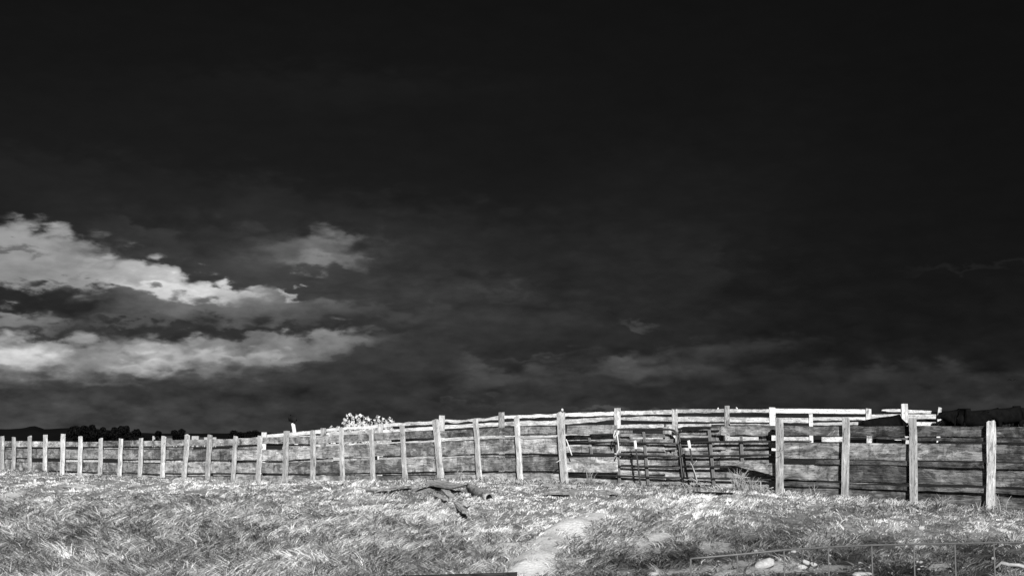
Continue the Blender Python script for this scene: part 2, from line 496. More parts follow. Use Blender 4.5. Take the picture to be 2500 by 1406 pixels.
M_TUBE = plain('dark_gate_tube', .035, .45, .5, .4, 20)
M_STRAP = plain('grey_gate_strap', .17, .6, .3, .3, 12)
M_WIRE = plain('galvanised_wire', .10, .5, .5, .2, 30)
M_TPOST = plain('dark_steel_stake', .05, .6, .3, .3, 20)
M_CAP = plain('white_paint', .8, .6, .3, .05, 20)
M_HIDE = plain('black_hide', .003, .8, .06, .6, 4, .2)
M_ROCK = plain('pale_rock', .36, .9, .1, .25, 5, .8)
M_TWINE = plain('pale_twine', .62, .9, .1, .2, 30)
M_STRAW = plain('dry_stalk', .36, .9, .1, .2, 20)
M_BARK = plain('bark', .02, .9, .1, .4, 8)
M_SHED = plain('pale_shed_wall', .30, .8, .2, .25, .7)
M_ROOF = plain('dark_shed_roof', .03, .7, .2, .3, .7)
M_FEATHER = plain('dark_feather', .01, .8, .1, .3, 40)
M_CLOD = plain('dry_soil_clod', .28, .95, .05, .35, 9, 1.0)
M_CREAM = plain('weathered_bone_white', .6, .8, .2, .15, 20)

def leaf_mat(name, lo, hi, trans=.25):
    m = bpy.data.materials.new(name); m.use_nodes = True
    nt = m.node_tree; nt.nodes.remove(nt.nodes['Principled BSDF'])
    at = nd(nt, 'ShaderNodeAttribute', attribute_name='tone')
    c = ramp_node(nt, at.outputs['Fac'], [(0, lo), (1, hi)])
    df = nd(nt, 'ShaderNodeBsdfDiffuse'); tr = nd(nt, 'ShaderNodeBsdfTranslucent')
    nt.links.new(c, df.inputs[0]); nt.links.new(c, tr.inputs[0])
    mx = nd(nt, 'ShaderNodeMixShader'); mx.inputs[0].default_value = trans
    nt.links.new(df.outputs[0], mx.inputs[1]); nt.links.new(tr.outputs[0], mx.inputs[2])
    nt.links.new(mx.outputs[0], nt.nodes['Material Output'].inputs[0])
    return m
M_GRASS = leaf_mat('dry_grass', .015, .78, .12)
M_PALELEAF = leaf_mat('pale_leaves', .45, .85, .25)
M_DARKLEAF = leaf_mat('dark_leaves', .0005, .010, .05)

# ground
def ground_mat():
    m, nt, bs = new_mat('ground_thatch_and_soil')
    t = nd(nt, 'ShaderNodeTexCoord'); geo = nd(nt, 'ShaderNodeNewGeometry')
    at = nd(nt, 'ShaderNodeAttribute', attribute_name='tone')
    ba = nd(nt, 'ShaderNodeAttribute', attribute_name='bare')
    mu = nd(nt, 'ShaderNodeAttribute', attribute_name='mud')
    p = geo.outputs['Position']
    mp = nd(nt, 'ShaderNodeMapping'); mp.inputs['Rotation'].default_value = (0, 0, .5); mp.inputs['Scale'].default_value = (1, 3.2, 1)
    nt.links.new(p, mp.inputs[0])
    n1 = noisen(nt, p, 1.4, 8, .65, .4)
    n2 = noisen(nt, mp.outputs[0], 9, 6, .7, .6)
    n3 = noisen(nt, p, 26, 4, .6)
    f = mathn(nt, 'ADD', mathn(nt, 'MULTIPLY', n1, .35), mathn(nt, 'ADD', mathn(nt, 'MULTIPLY', n2, .4), mathn(nt, 'MULTIPLY', n3, .25)))
    thatch = ramp_node(nt, f, [(.36, .03), (.47, .11), (.58, .28), (.66, .45)])
    tn = nd(nt, 'ShaderNodeCombineXYZ')
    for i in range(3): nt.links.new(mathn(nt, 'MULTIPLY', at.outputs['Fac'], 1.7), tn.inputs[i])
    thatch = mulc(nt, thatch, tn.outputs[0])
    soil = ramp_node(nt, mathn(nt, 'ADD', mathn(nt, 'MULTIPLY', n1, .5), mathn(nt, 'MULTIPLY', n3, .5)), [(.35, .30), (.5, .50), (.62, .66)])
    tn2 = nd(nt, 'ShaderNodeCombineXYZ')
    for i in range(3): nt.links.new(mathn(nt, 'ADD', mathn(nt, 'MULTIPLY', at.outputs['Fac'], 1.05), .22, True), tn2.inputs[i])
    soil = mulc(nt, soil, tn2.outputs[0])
    bf = mathn(nt, 'ADD', ba.outputs['Fac'], mathn(nt, 'MULTIPLY', mathn(nt, 'SUBTRACT', f, .5), 3.0))
    bf = ramp_node(nt, bf, [(.42, 0), (.56, 1)])
    c = mixc(nt, bf, thatch, soil)
    mudc = ramp_node(nt, n1, [(.35, .010), (.65, .035)])
    c = mixc(nt, mu.outputs['Fac'], c, mudc)
    nt.links.new(c, bs.inputs['Base Color'])
    bs.inputs['Roughness'].default_value = .95; bs.inputs['Specular IOR Level'].default_value = .08
    bp = nd(nt, 'ShaderNodeBump'); bp.inputs['Strength'].default_value = .9; bp.inputs['Distance'].default_value = .07
    nt.links.new(f, bp.inputs['Height']); nt.links.new(bp.outputs[0], bs.inputs['Normal'])
    return m
M_GROUND = ground_mat()

# ------------------------------------------------------------------ ground fields
def sn(x, y):
    rx, ry = x - A0.x, y - A0.y
    return rx * FD.x + ry * FD.y, rx * FN.x + ry * FN.y

def ell(px, py, cx, cy, rx, ry, soft=.35, rot=0):
    c, s = math.cos(rot), math.sin(rot)
    u = (px - cx) * c + (py - cy) * s; v = -(px - cx) * s + (py - cy) * c
    return sstep(1 + soft, 1 - soft, np.hypot(u / rx, v / ry))

def fields(x, y, z):
    """tone of the vegetation, bareness of the soil and mud of the corral at ground points"""
    px, py = proj(x, y, z)
    s, n = sn(x, y)
    pn = fbm(x, y, .55, 3, 31); pn2 = fbm(x, y, 1.7, 3, 57)
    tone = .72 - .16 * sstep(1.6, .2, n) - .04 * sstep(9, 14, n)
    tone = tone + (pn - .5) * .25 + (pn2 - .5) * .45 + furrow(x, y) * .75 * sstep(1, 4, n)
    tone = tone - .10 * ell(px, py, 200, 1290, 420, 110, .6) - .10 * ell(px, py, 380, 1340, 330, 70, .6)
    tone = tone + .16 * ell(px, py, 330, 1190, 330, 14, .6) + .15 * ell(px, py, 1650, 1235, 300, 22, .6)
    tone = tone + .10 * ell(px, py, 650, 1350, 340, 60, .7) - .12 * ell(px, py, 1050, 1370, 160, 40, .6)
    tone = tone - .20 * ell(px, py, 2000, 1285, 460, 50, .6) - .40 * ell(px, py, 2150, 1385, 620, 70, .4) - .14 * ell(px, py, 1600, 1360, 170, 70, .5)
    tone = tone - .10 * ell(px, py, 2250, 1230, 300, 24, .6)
    bare = np.zeros(np.shape(x))
    d, side = seg_dist(x, y, SCAR)
    bare = np.maximum(bare, sstep(.46, .22, d)); tone = tone + .45 * sstep(.5, .2, d)
    bare = np.maximum(bare, .75 * np.where(side > 0, 1, 0) * sstep(1.9, .5, d) * sstep(.25, .5, fbm(x, y, 1.1, 2, 77)))
    for e in [(1600, 1310, 55, 26, -.3), (1580, 1345, 50, 22, -.4), (1560, 1395, 130, 12, 0), (1735, 1345, 60, 22, -.4), (1740, 1390, 120, 16, 0),
              (1860, 1385, 110, 22, 0), (25, 1222, 40, 30, -.5), (1070, 1265, 34, 18, -.5), (2020, 1390, 70, 14, 0)]:
        bare = np.maximum(bare, .72 * ell(px, py, e[0], e[1], e[2], e[3], .6, e[4]))
    bare = np.maximum(bare, .55 * sstep(.66, .8, fbm(x, y, .8, 3, 91)) * sstep(1, 3, n))
    mud = sstep(.3, -.5, n)
    return np.clip(tone, .04, 1), np.clip(bare, 0, 1), mud, px, py

def axis(parts):
    out = []
    for a, b, st in parts:
        out += list(np.arange(a, b, st))
    out.append(parts[-1][1])
    return np.array(out)
gx = axis([(-4500, -500, 500), (-500, -100, 50), (-100, -32, 4), (-32, -11, .35), (-11, 10, .16), (10, 26, .4), (26, 100, 4), (100, 500, 50), (500, 4500, 500)])
gy = axis([(-4500, -500, 500), (-500, -60, 40), (-60, -8, 4), (-8, 14, .8), (14, 31, .16), (31, 74, .4), (74, 130, 4), (130, 500, 40), (500, 4500, 500)])
XX, YY = np.meshgrid(gx, gy)
ZZ = ground_z(XX, YY)
tone, bare, mud, _, _ = fields(XX, YY, ZZ)
vis = (YY > 4)
tone = np.where(vis, tone, .5); bare = np.where(vis, bare, 0)
nx_, ny_ = len(gx), len(gy)
idx = np.arange(nx_ * ny_).reshape(ny_, nx_)
quads = np.stack([idx[:-1, :-1], idx[:-1, 1:], idx[1:, 1:], idx[1:, :-1]], -1).reshape(-1, 4)
def np_mesh(name, verts, loops, starts, mat, attrs=None, smooth=False):
    me = bpy.data.meshes.new(name)
    me.vertices.add(len(verts)); me.vertices.foreach_set('co', np.asarray(verts, np.float32).ravel())
    me.loops.add(len(loops)); me.loops.foreach_set('vertex_index', np.asarray(loops, np.int32))
    me.polygons.add(len(starts)); me.polygons.foreach_set('loop_start', np.asarray(starts, np.int32))
    if smooth: me.polygons.foreach_set('use_smooth', np.ones(len(starts), bool))
    for k, v in (attrs or {}).items():
        a = me.attributes.new(k, 'FLOAT', 'POINT'); a.data.foreach_set('value', np.asarray(v, np.float32).ravel())
    me.materials.append(mat)
    me.update(calc_edges=True)
    me.validate()
    o = bpy.data.objects.new(name, me); COL.objects.link(o)
    return o
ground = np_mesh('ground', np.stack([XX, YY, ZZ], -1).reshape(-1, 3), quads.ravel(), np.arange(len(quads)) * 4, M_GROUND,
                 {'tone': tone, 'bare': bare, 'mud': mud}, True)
tag(ground, 'rough pale grass bank rising to the corral with bare soil scars', 'ground', kind='structure')

# ------------------------------------------------------------------ far hills
def hills():
    prof = [(-900, 1052), (-300, 1050), (0, 1047), (55, 1046), (68, 1041), (80, 1039), (92, 1041), (102, 1047), (130, 1046), (160, 1045), (178, 1043),
            (230, 1046), (330, 1056), (420, 1058), (560, 1057), (590, 1055), (640, 1054), (665, 1057), (700, 1062), (800, 1069), (1000, 1074),
            (1300, 1076), (1700, 1075), (2100, 1072), (2500, 1070), (3000, 1072), (3600, 1074)]
    xs = np.arange(-900, 3601, 12)
    ys = np.interp(xs, [p[0] for p in prof], [p[1] for p in prof])
    V, Q = [], []
    ds = [2300, 2450, 2600, 2750, 3100]; hs = [0, .45, .82, 1.0, .1]
    for i, (x, y) in enumerate(zip(xs, ys)):
        y += (mnoise.noise(Vector((x * .03, 0, 0)))) * 1.2
        top = P(x, y, 2750).z
        base = EYE - 2.5
        for D, h in zip(ds, hs):
            j = mnoise.noise(Vector((x * .02, D * .01, 4))) * 4 * (1 if 0 < h < 1 else 0)
            V.append(((x - CXP) / F * D * CT * 1.0, D, base + (top - base) * h + j))
    k = len(ds)
    for i in range(len(xs) - 1):
        for j in range(k - 1):
            a = i * k + j
            Q.append((a, a + k, a + k + 1, a + 1))
    m, nt, bs = new_mat('cloud_shaded_hillside')
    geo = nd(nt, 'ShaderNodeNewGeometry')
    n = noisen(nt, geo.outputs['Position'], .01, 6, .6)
    nt.links.new(ramp_node(nt, n, [(.3, .005), (.7, .008)]), bs.inputs['Base Color'])  # cloud shade over the hills is put into this near-black base colour
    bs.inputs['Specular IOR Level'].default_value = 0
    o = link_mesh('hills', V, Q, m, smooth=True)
    tag(o, 'low ridge of hills along the left horizon, coloured black for cloud shade', 'hills', kind='structure')
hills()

# ------------------------------------------------------------------ timber builders
def board(name, px0, px1, topf, botf, off, thick, mat, parent, seg_px=22, jag=.010, endjag=.03, plane=None, step=None, bow=.0):
    """one plank: outline taken between two curves, real thickness, uneven edges and splintered ends"""
    n = max(3, int(abs(px1 - px0) / seg_px) + 1)
    pl = plane or (lambda x, y: FP(x, y, off))
    T, Bm = [], []
    sd = random.random() * 100
    for i in range(n + 1):
        x = px0 + (px1 - px0) * i / n
        T.append(pl(x, topf(x))); Bm.append(pl(x, botf(x)))
    d = (T[-1] - T[0]); d.z = 0
    org = (T[0] + T[-1] + Bm[0] + Bm[-1]) / 4
    M = frame(org, d)
    Mi = M.inverted()
    V = []
    yd = -1 if (M.to_3x3() @ Vector((0, -1, 0))).dot(FN) > 0 else 1   # local sign of the side facing the camera
    for i in range(n + 1):
        t_, b_ = Mi @ T[i], Mi @ Bm[i]
        u = i / n
        bw_ = bow * (4 * u * (1 - u)) * (1 if sd < 50 else -1)
        for p, k in ((t_, 0), (b_, 1)):
            q = Vector(p)
            q.z += (mnoise.noise(Vector((i * .55, sd, k * 9))) * jag * 1.5 + random.uniform(-1, 1) * jag * .4)
            if i in (0, n): q.x += random.uniform(-endjag, endjag)
            q.y += bw_
            fr = Vector(q); fr.y = bw_ + yd * 0
            bk = Vector(q); bk.y = bw_ - yd * thick
            V.append(fr); V.append(bk)
    # per station: 0 top front, 1 top back, 2 bottom front, 3 bottom back
    Q = []
    for i in range(n):
        a, b = i * 4, i * 4 + 4
        Q += [(a, b, b + 2, a + 2), (a + 1, a + 3, b + 3, b + 1), (a, a + 1, b + 1, b), (a + 2, b + 2, b + 3, a + 3)]
    Q += [(0, 2, 3, 1), (n * 4, n * 4 + 1, n * 4 + 3, n * 4 + 2)]
    o = link_mesh(name, V, Q, mat, parent, M=M)
    bm = bmesh.new(); bm.from_mesh(o.data); bmesh.ops.recalc_face_normals(bm, faces=bm.faces); bm.to_mesh(o.data); bm.free()
    return o

def post(name, base, top, w, mat, parent, d=FD, depth=None, deep=.35, seg=6, jag=.006, chip=.02):
    """a sawn post from below ground to its worn top"""
    ax = (top - base).normalized()
    L = (top - base).length
    b0 = base - ax * deep
    M = Matrix.Identity(4)
    x = (d - ax * d.dot(ax)).normalized(); y = ax.cross(x)
    M = Matrix((x, y, ax)).transposed().to_4x4(); M.translation = base
    dp = depth or w
    V, Q = [], []
    for i in range(seg + 1):
        z = -deep + (L + deep) * i / seg
        cx, cy = random.uniform(-jag, jag), random.uniform(-jag, jag)
        for sx, sy in ((-1, -1), (1, -1), (1, 1), (-1, 1)):
            zz = z + (random.uniform(-chip, chip * .3) if i == seg else 0)
            V.append((sx * w / 2 + cx + random.uniform(-jag, jag) * .6, sy * dp / 2 + cy + random.uniform(-jag, jag) * .6, zz))
    for i in range(seg):
        for k in range(4):
            a, b = i * 4 + k, i * 4 + (k + 1) % 4
            Q.append((a, b, b + 4, a + 4))
    Q += [(3, 2, 1, 0), tuple(seg * 4 + k for k in range(4))]
    return link_mesh(name, V, Q, mat, parent, M=M)

def curve(pts):
    xs = [p[0] for p in pts]; ys = [p[1] for p in pts]
    return lambda x: float(np.interp(x, xs, ys))

R1T = curve([(0, 1077), (200, 1077), (420, 1073), (560, 1072), (650, 1068), (760, 1066), (810, 1064), (1000, 1053), (1150, 1047), (1220, 1042), (1320, 1040), (1400, 1038), (1500, 1038), (1895, 1038), (1980, 1040), (2300, 1040), (2500, 1042), (2900, 1046)])
R1B = curve([(0, 1090), (420, 1089), (560, 1088), (650, 1083), (760, 1084), (810, 1081), (1000, 1071), (1150, 1067), (1220, 1062), (1320, 1059), (1500, 1059), (1895, 1062), (1980, 1064), (2150, 1065), (2500, 1068), (2900, 1074)])
R2T = curve([(0, 1096), (420, 1097), (690, 1097), (810, 1089), (1000, 1081), (1150, 1075), (1220, 1074), (1320, 1072), (1895, 1079), (1980, 1080), (2150, 1081), (2300, 1083), (2500, 1085), (2900, 1092)])
R2B = curve([(0, 1118), (420, 1121), (700, 1122), (810, 1115), (1000, 1111), (1150, 1107), (1320, 1107), (1895, 1118), (1980, 1120), (2150, 1123), (2500, 1128), (2900, 1142)])
R3T = curve([(0, 1127), (420, 1130), (800, 1128), (1000, 1120), (1150, 1117), (1320, 1113), (1895, 1132), (1980, 1133), (2150, 1136), (2500, 1144), (2900, 1160)])
R3B = curve([(0, 1146), (420, 1156), (800, 1154), (1000, 1151), (1150, 1149), (1320, 1148), (1895, 1170), (1980, 1173), (2150, 1178), (2500, 1190), (2900, 1212)])
R4T = curve([(0, 1148), (420, 1161), (800, 1160), (1000, 1159), (1150, 1158), (1320, 1157), (1895, 1186), (1980, 1188), (2150, 1192), (2500, 1206), (2900, 1230)])
R4B = curve([(0, 1162), (420, 1182), (800, 1188), (1000, 1186), (1320, 1182), (1895, 1208), (1980, 1212), (2150, 1228), (2500, 1256), (2900, 1285)])
def shift(f, a, b=0.0, ph=0.0):
    return lambda x: f(x) + a + b * math.sin(x * .013 + ph)

LEFT_X = [-170, -120, -75, -30] + [p[0] for p in POSTS[:23]]
RIGHT_X = [p[0] for p in POSTS[23:]]

def post_from_px(p, parent, mat=M_POST):
    b = FP(p[2], p[3], .085); t = FP(p[0], p[1], .085)
    # keep posts in their vertical plane but with their own lean
    ppm = F * CT / max(1, (b.y))
    w = p[4] / (F / b.y) * 1.02
    # the fence turns away: a square post shows more than its side
    v = Vector((b.x, b.y, 0)).normalized()
    w = w / (abs(v.dot(FN)) + abs(v.dot(FD)) * .45)
    return post('post', b, t, w, mat, parent, FD, depth=w * .45, deep=.4, jag=.011, chip=.04)

# ---- left run
fl = empty('corral_fence', (FP(690, 1185).x, FP(690, 1185).y, FP(690, 1185).z))
tag(fl, 'long weathered plank corral fence with bleached square posts running left from the metal gates', 'fence')
for k, p in enumerate([(-35, 1066, -36, 1152, 10), (-70, 1067, -71, 1152, 10), (-105, 1068, -106, 1152, 9)] + POSTS[:23]):
    post_from_px(p, fl)
def row(parent, xs, T, Bf, off, thick, lens, mats, gaps=(), drift=3.0, bow=.02):
    i = 0; k = 0
    while i < len(xs) - 1:
        st = lens[k % len(lens)]; j = min(len(xs) - 1, i + st)
        a, b = xs[i], xs[j]
        if not any(g[0] <= (a + b) / 2 <= g[1] for g in gaps):
            d0, d1 = random.uniform(-drift, drift) * .45, random.uniform(-drift, drift) * .45
            sl = random.uniform(-drift, drift) * .4
            mid = (a + b) / 2; L = (b - a)
            tf = lambda x, d0=d0, sl=sl, mid=mid, L=L: T(x) + d0 + sl * (x - mid) / L * 2
            bf = lambda x, d1=d1, sl=sl, mid=mid, L=L: Bf(x) + d1 + sl * (x - mid) / L * 2
            board('plank', a + 1.0, b - .6, tf, bf, off + random.uniform(-.012, .012), thick, random.choice(mats), parent,
                  jag=.012, endjag=.02, bow=random.uniform(0, bow))
        i = j; k += 1
row(fl, LEFT_X, R1T, R1B, -.02, .045, [2, 3, 3, 2], [M_PLANK, M_PLANK, M_PLANKL])
row(fl, LEFT_X, R2T, R2B, -.02, .045, [3, 2, 3, 3], [M_PLANK, M_PLANKL, M_PLANKL])
row(fl, LEFT_X, R3T, R3B, -.02, .045, [2, 3, 2, 4], [M_PLANK, M_PLANKL, M_PLANK])
row(fl, LEFT_X, R4T, R4B, -.015, .045, [3, 3, 2, 2], [M_PLANK, M_PLANKL, M_PLANKL])
# narrow strips behind the joints, some missing
def strip(parent, a, b, T, Bf, ht, hb, off, mat, thick=.035):
    return board('strip', a, b, lambda x: T(x) + ht, lambda x: Bf(x) + hb, off, thick, mat, parent, jag=.010, endjag=.06)
for a, b, h0, h1, m_ in [(-60, 110, 1, 8, M_PLANK), (200, 300, 2, 8, M_PLANKL), (300, 470, 3, 9, M_PLANK), (560, 640, 5, 9, M_PLANK), (690, 765, 1, 7, M_PLANKL)]:
    board('strip', a, b, shift(R1B, h0), shift(R2T, -1), -.09, .03, m_, fl)
for a, b, m_ in [(-50, 76, M_PLANK), (160, 245, M_RAIL), (300, 345, M_PLANKL), (348, 400, M_RAIL), (400, 560, M_PLANKL), (575, 632, M_PLANK), (640, 700, M_RAIL),
                 (705, 765, M_PLANKL), (765, 812, M_RAIL), (838, 905, M_PLANKL), (925, 945, M_RAIL), (1080, 1160, M_PLANKL), (1172, 1266, M_PLANK), (1268, 1372, M_PLANK)]:
    board('strip', a, b, shift(R2B, 1.6, .8, a), shift(R3T, -1.2), -.085, .03, m_, fl)
for a, b, m_ in [(-50, 120, M_PLANK), (190, 345, M_RAIL), (350, 510, M_PLANKL), (520, 640, M_RAIL), (740, 910, M_PLANKL), (910, 1080, M_PLANK), (1085, 1266, M_PLANK), (1270, 1372, M_PLANK)]:
    board('strip', a, b, shift(R3B, 1.2, .6, a), shift(R4T, -.8), -.08, .03, m_, fl)
board('strip', 1080, 1225, curve([(1080, 1069), (1225, 1062)]), curve([(1080, 1076), (1225, 1067)]), .0, .03, M_RAIL, fl)
board('strip', 1205, 1366, curve([(1200, 1066), (1366, 1064)]), curve([(1200, 1071), (1366, 1068)]), .0, .03, M_RAIL, fl)
board('strip', 1290, 1366, curve([(1290, 1171), (1366, 1170)]), curve([(1290, 1178), (1366, 1177)]), .0, .03, M_PLANKL, fl)
# short split plank hanging by the third post from the gates
board('strip', 925, 968, curve([(925, 1077), (940, 1075), (968, 1082)]), curve([(925, 1080), (940, 1079), (968, 1083)]), .02, .02, M_RAIL, fl)

# ---- right run
fr = empty('corral_fence', tuple(FP(2200, 1235)))
tag(fr, 'near run of the plank corral fence right of the metal gates, four tall bleached posts', 'fence')
for p in POSTS[23:]:
    post_from_px(p, fr)
row(fr, RIGHT_X, shift(R1T, .8), shift(R1B, -1.2), -.012, .05, [1, 1, 2, 1], [M_PLANKD, M_PLANKD, M_PLANK], drift=1.5)
row(fr, RIGHT_X, shift(R2T, .8), shift(R2B, -1.2), -.012, .05, [2, 1, 1, 1], [M_PLANKD, M_PLANKD, M_PLANK], drift=1.5)
row(fr, RIGHT_X, shift(R3T, .8), shift(R3B, -1.2), -.012, .05, [1, 1, 1, 2], [M_PLANKD, M_PLANKD, M_PLANK], drift=1.5)
row(fr, RIGHT_X, shift(R4T, .8), shift(R4B, -1.2), -.012, .05, [2, 2, 1], [M_PLANKD, M_PLANKD, M_PLANK], drift=1.5)
for a, b, t, bo in [(2075, 2640, [(2075, 1066), (2230, 1068), (2420, 1069), (2640, 1072)], [(2075, 1067), (2150, 1070), (2230, 1075), (2420, 1078), (2640, 1082)]),
                    (1990, 2231, [(1990, 1121), (2231, 1126)], [(1990, 1131), (2231, 1136)]), (2233, 2640, [(2231, 1127), (2420, 1129), (2640, 1135)], [(2231, 1138), (2420, 1143), (2640, 1150)]),
                    (1906, 2064, [(1906, 1174), (2064, 1179)], [(1906, 1186), (2064, 1189)]),
                    (2065, 2420, [(2065, 1180), (2231, 1188), (2420, 1191)], [(2065, 1190), (2231, 1197), (2420, 1203)]), (2421, 2640, [(2421, 1192), (2640, 1204)], [(2421, 1203), (2640, 1217)])]:
    board('rail', a, b, curve(t), curve(bo), .036, .04, M_PLANKD, fr, jag=.008)
# bleached plank piece let into the third row
board('strip', 2075, 2208, curve([(2075, 1158), (2120, 1157), (2208, 1164)]), curve([(2075, 1179), (2208, 1180)]), -.02, .03, M_PLANKL, fr)

# ---- the plank run behind the gates
OFFI = -.24
fi = empty('plank_fence', tuple(FP(1640, 1190, OFFI)))
tag(fi, 'old plank fence standing close behind the two metal gates', 'fence')
for x, yt, yb, w in [(1530, 1040, 1192, 24), (1633, 1038, 1194, 24), (1750, 1038, 1196, 24), (1868, 1038, 1200, 24)]:
    b = FP(x, yb, OFFI - .17); t = FP(x, yt + 3, OFFI - .17)
    post('post', b, t, .22, M_BPOST, fi, FD, depth=.2)
def prow(rows):
    for a, b, t0, t1, b0, b1, m_ in rows:
        board('plank', a, b, curve([(a, t0), (b, t1)]), curve([(a, b0), (b, b1)]), OFFI + random.uniform(-.01, .01), .05, m_, fi, jag=.018, endjag=.03)
prow([(1374, 1512, 1062, 1060, 1076, 1078, M_PLANK), (1512, 1622, 1056, 1060, 1066, 1068, M_PLANK), (1512, 1640, 1070, 1072, 1078, 1081, M_PLANKL),
      (1640, 1756, 1050, 1049, 1062, 1061, M_PLANK), (1757, 1898, 1040, 1038, 1062, 1063, M_PLANK),
      (1374, 1505, 1084, 1083, 1106, 1105, M_PLANKL), (1506, 1622, 1084, 1084, 1101, 1102, M_PLANKL), (1622, 1745, 1084, 1085, 1098, 1099, M_PLANKL), (1746, 1898, 1080, 1079, 1097, 1094, M_PLANKL),
      (1507, 1640, 1104, 1106, 1112, 1114, M_PLANK), (1641, 1760, 1101, 1102, 1112, 1113, M_PLANK), (1762, 1898, 1100, 1100, 1113, 1114, M_PLANK),
      (1506, 1640, 1116, 1117, 1134, 1136, M_PLANKL), (1641, 1756, 1115, 1116, 1136, 1136, M_PLANK), (1757, 1898, 1116, 1114, 1136, 1134, M_PLANKL),
      (1506, 1622, 1142, 1141, 1158, 1158, M_PLANKL), (1623, 1745, 1139, 1140, 1164, 1165, M_PLANKL), (1746, 1898, 1140, 1142, 1165, 1166, M_PLANK),
      (1374, 1466, 1153, 1155, 1182, 1182, M_PLANKL), (1467, 1625, 1156, 1162, 1184, 1183, M_PLANKL), (1626, 1745, 1166, 1167, 1182, 1184, M_PLANKL), (1746, 1898, 1168, 1172, 1187, 1205, M_PLANKL)])

# ---- short planks nailed across the left end of the gateway
sp_ = empty('short_planks', tuple(FP(1440, 1186, .02)))
tag(sp_, 'two short planks nailed across the left gate beside the tallest bleached post', 'planks')
board('plank', 1384, 1504, curve([(1384, 1038), (1504, 1037)]), curve([(1384, 1060), (1504, 1058)]), -.09, .045, M_PLANKL, sp_)
board('plank', 1384, 1505, curve([(1384, 1116), (1505, 1115)]), curve([(1384, 1152), (1505, 1152)]), -.09, .045, M_PLANKL, sp_)
board('plank', 1384, 1440, curve([(1384, 1086), (1440, 1086)]), curve([(1384, 1089), (1440, 1089)]), .0, .03, M_RAIL, sp_)
wp = board('leaning_plank', 1764, 1893, curve([(1764, 1127), (1800, 1126), (1893, 1130)]), curve([(1764, 1129), (1800, 1138), (1893, 1161)]), -.06, .045, M_PLANK, None)
tag(wp, 'wedge shaped dark plank fixed across the right gate beside its bleached post', 'plank')

# ------------------------------------------------------------------ metal gates
def tube(name, pts, r, mat, parent, sides=8, smooth=True, flat=None, radii=None):
    V, Q = [], []
    n = len(pts)
    org = sum(pts, Vector()) / n
    prev = None
    for i, p in enumerate(pts):
        a = pts[max(0, i - 1)]; b = pts[min(n - 1, i + 1)]
        d = (b - a).normalized()
        up = Vector((0, 0, 1)) if abs(d.z) < .9 else Vector((1, 0, 0))
        if prev is not None: up = prev
        x = d; z = (up - x * up.dot(x)).normalized(); y = z.cross(x); prev = z
        rr = radii[i] if radii else r
        for k in range(sides):
            t = 2 * math.pi * k / sides
            V.append(p - org + (y * math.cos(t) * (flat or 1) + z * math.sin(t)) * rr)
    for i in range(n - 1):
        for k in range(sides):
            a, b = i * sides + k, i * sides + (k + 1) % sides
            Q.append((a, b, b + sides, a + sides))
    Q += [tuple(reversed(range(sides))), tuple((n - 1) * sides + k for k in range(sides))]
    return link_mesh(name, V, Q, mat, parent, M=Matrix.Translation(org), smooth=smooth)

def lin(pts, n, off):
    """points along a pixel polyline laid on the fence plane"""
    out = []
    for a, b in zip(pts[:-1], pts[1:]):
        for i in range(n):
            u = i / n
            out.append(FP(a[0] + (b[0] - a[0]) * u, a[1] + (b[1] - a[1]) * u, off))
    out.append(FP(pts[-1][0], pts[-1][1], off))
    return out

def strap(name, pts, w, off, parent, mat=M_STRAP):
    """flat upright bar of the gate"""
    P0, P1 = FP(pts[0][0], pts[0][1], off), FP(pts[1][0], pts[1][1], off)
    return post(name, P0, P1, w, mat, parent, FD, depth=.02, deep=0, seg=4, jag=.002, chip=0)

g1 = empty('metal_gate', tuple(FP(1520, 1188, -.16)))
tag(g1, 'left dark tubular metal gate with a curved top corner, half behind two short planks', 'gate', 'tubular gates closing the gap in the corral fence')
for pts in ([(1478, 1048), (1635, 1048), (1645, 1050), (1652, 1057)], [(1384, 1079), (1520, 1080), (1655, 1082)], [(1384, 1109), (1520, 1111), (1657, 1114)],
            [(1384, 1135), (1507, 1137), (1661, 1142)], [(1384, 1157), (1507, 1161), (1663, 1167)]):
    tube('gate_tube', lin(pts, 3, -.165), .023, M_TUBE, g1)
tube('end_tube', lin([(1645, 1050), (1653, 1060), (1658, 1090), (1668, 1184)], 4, -.165), .023, M_TUBE, g1)
for x0, y0, x1, y1, w in [(1445, 1112, 1438, 1062, .075), (1514, 1190, 1504, 1050, .085), (1584, 1192, 1571, 1050, .08)]:
    strap('strap', [(x0, y0), (x1, y1)], w, -.20, g1)
g2 = empty('metal_gate', tuple(FP(1790, 1196, -.12)))
tag(g2, 'right dark tubular metal gate whose lowest tube runs past the bleached post', 'gate', 'tubular gates closing the gap in the corral fence')
for pts in ([(1658, 1054), (1662, 1046), (1668, 1043), (1758, 1042)], [(1659, 1080), (1770, 1078), (1980, 1077)], [(1663, 1112), (1770, 1112), (1892, 1110)],
            [(1667, 1139), (1740, 1139), (1890, 1141)], [(1668, 1166), (1800, 1169), (1900, 1171), (1990, 1173), (1991, 1181)]):
    tube('gate_tube', lin(pts, 3, -.14), .023, M_TUBE, g2)
tube('end_tube', lin([(1657, 1054), (1662, 1090), (1671, 1168)], 4, -.14), .020, M_TUBE, g2)
for x0, y0, x1, y1, w in [(1744, 1192, 1731, 1044, .08), (1816, 1192, 1809, 1064, .08)]:
    strap('strap', [(x0, y0), (x1, y1)], w, -.175, g2)
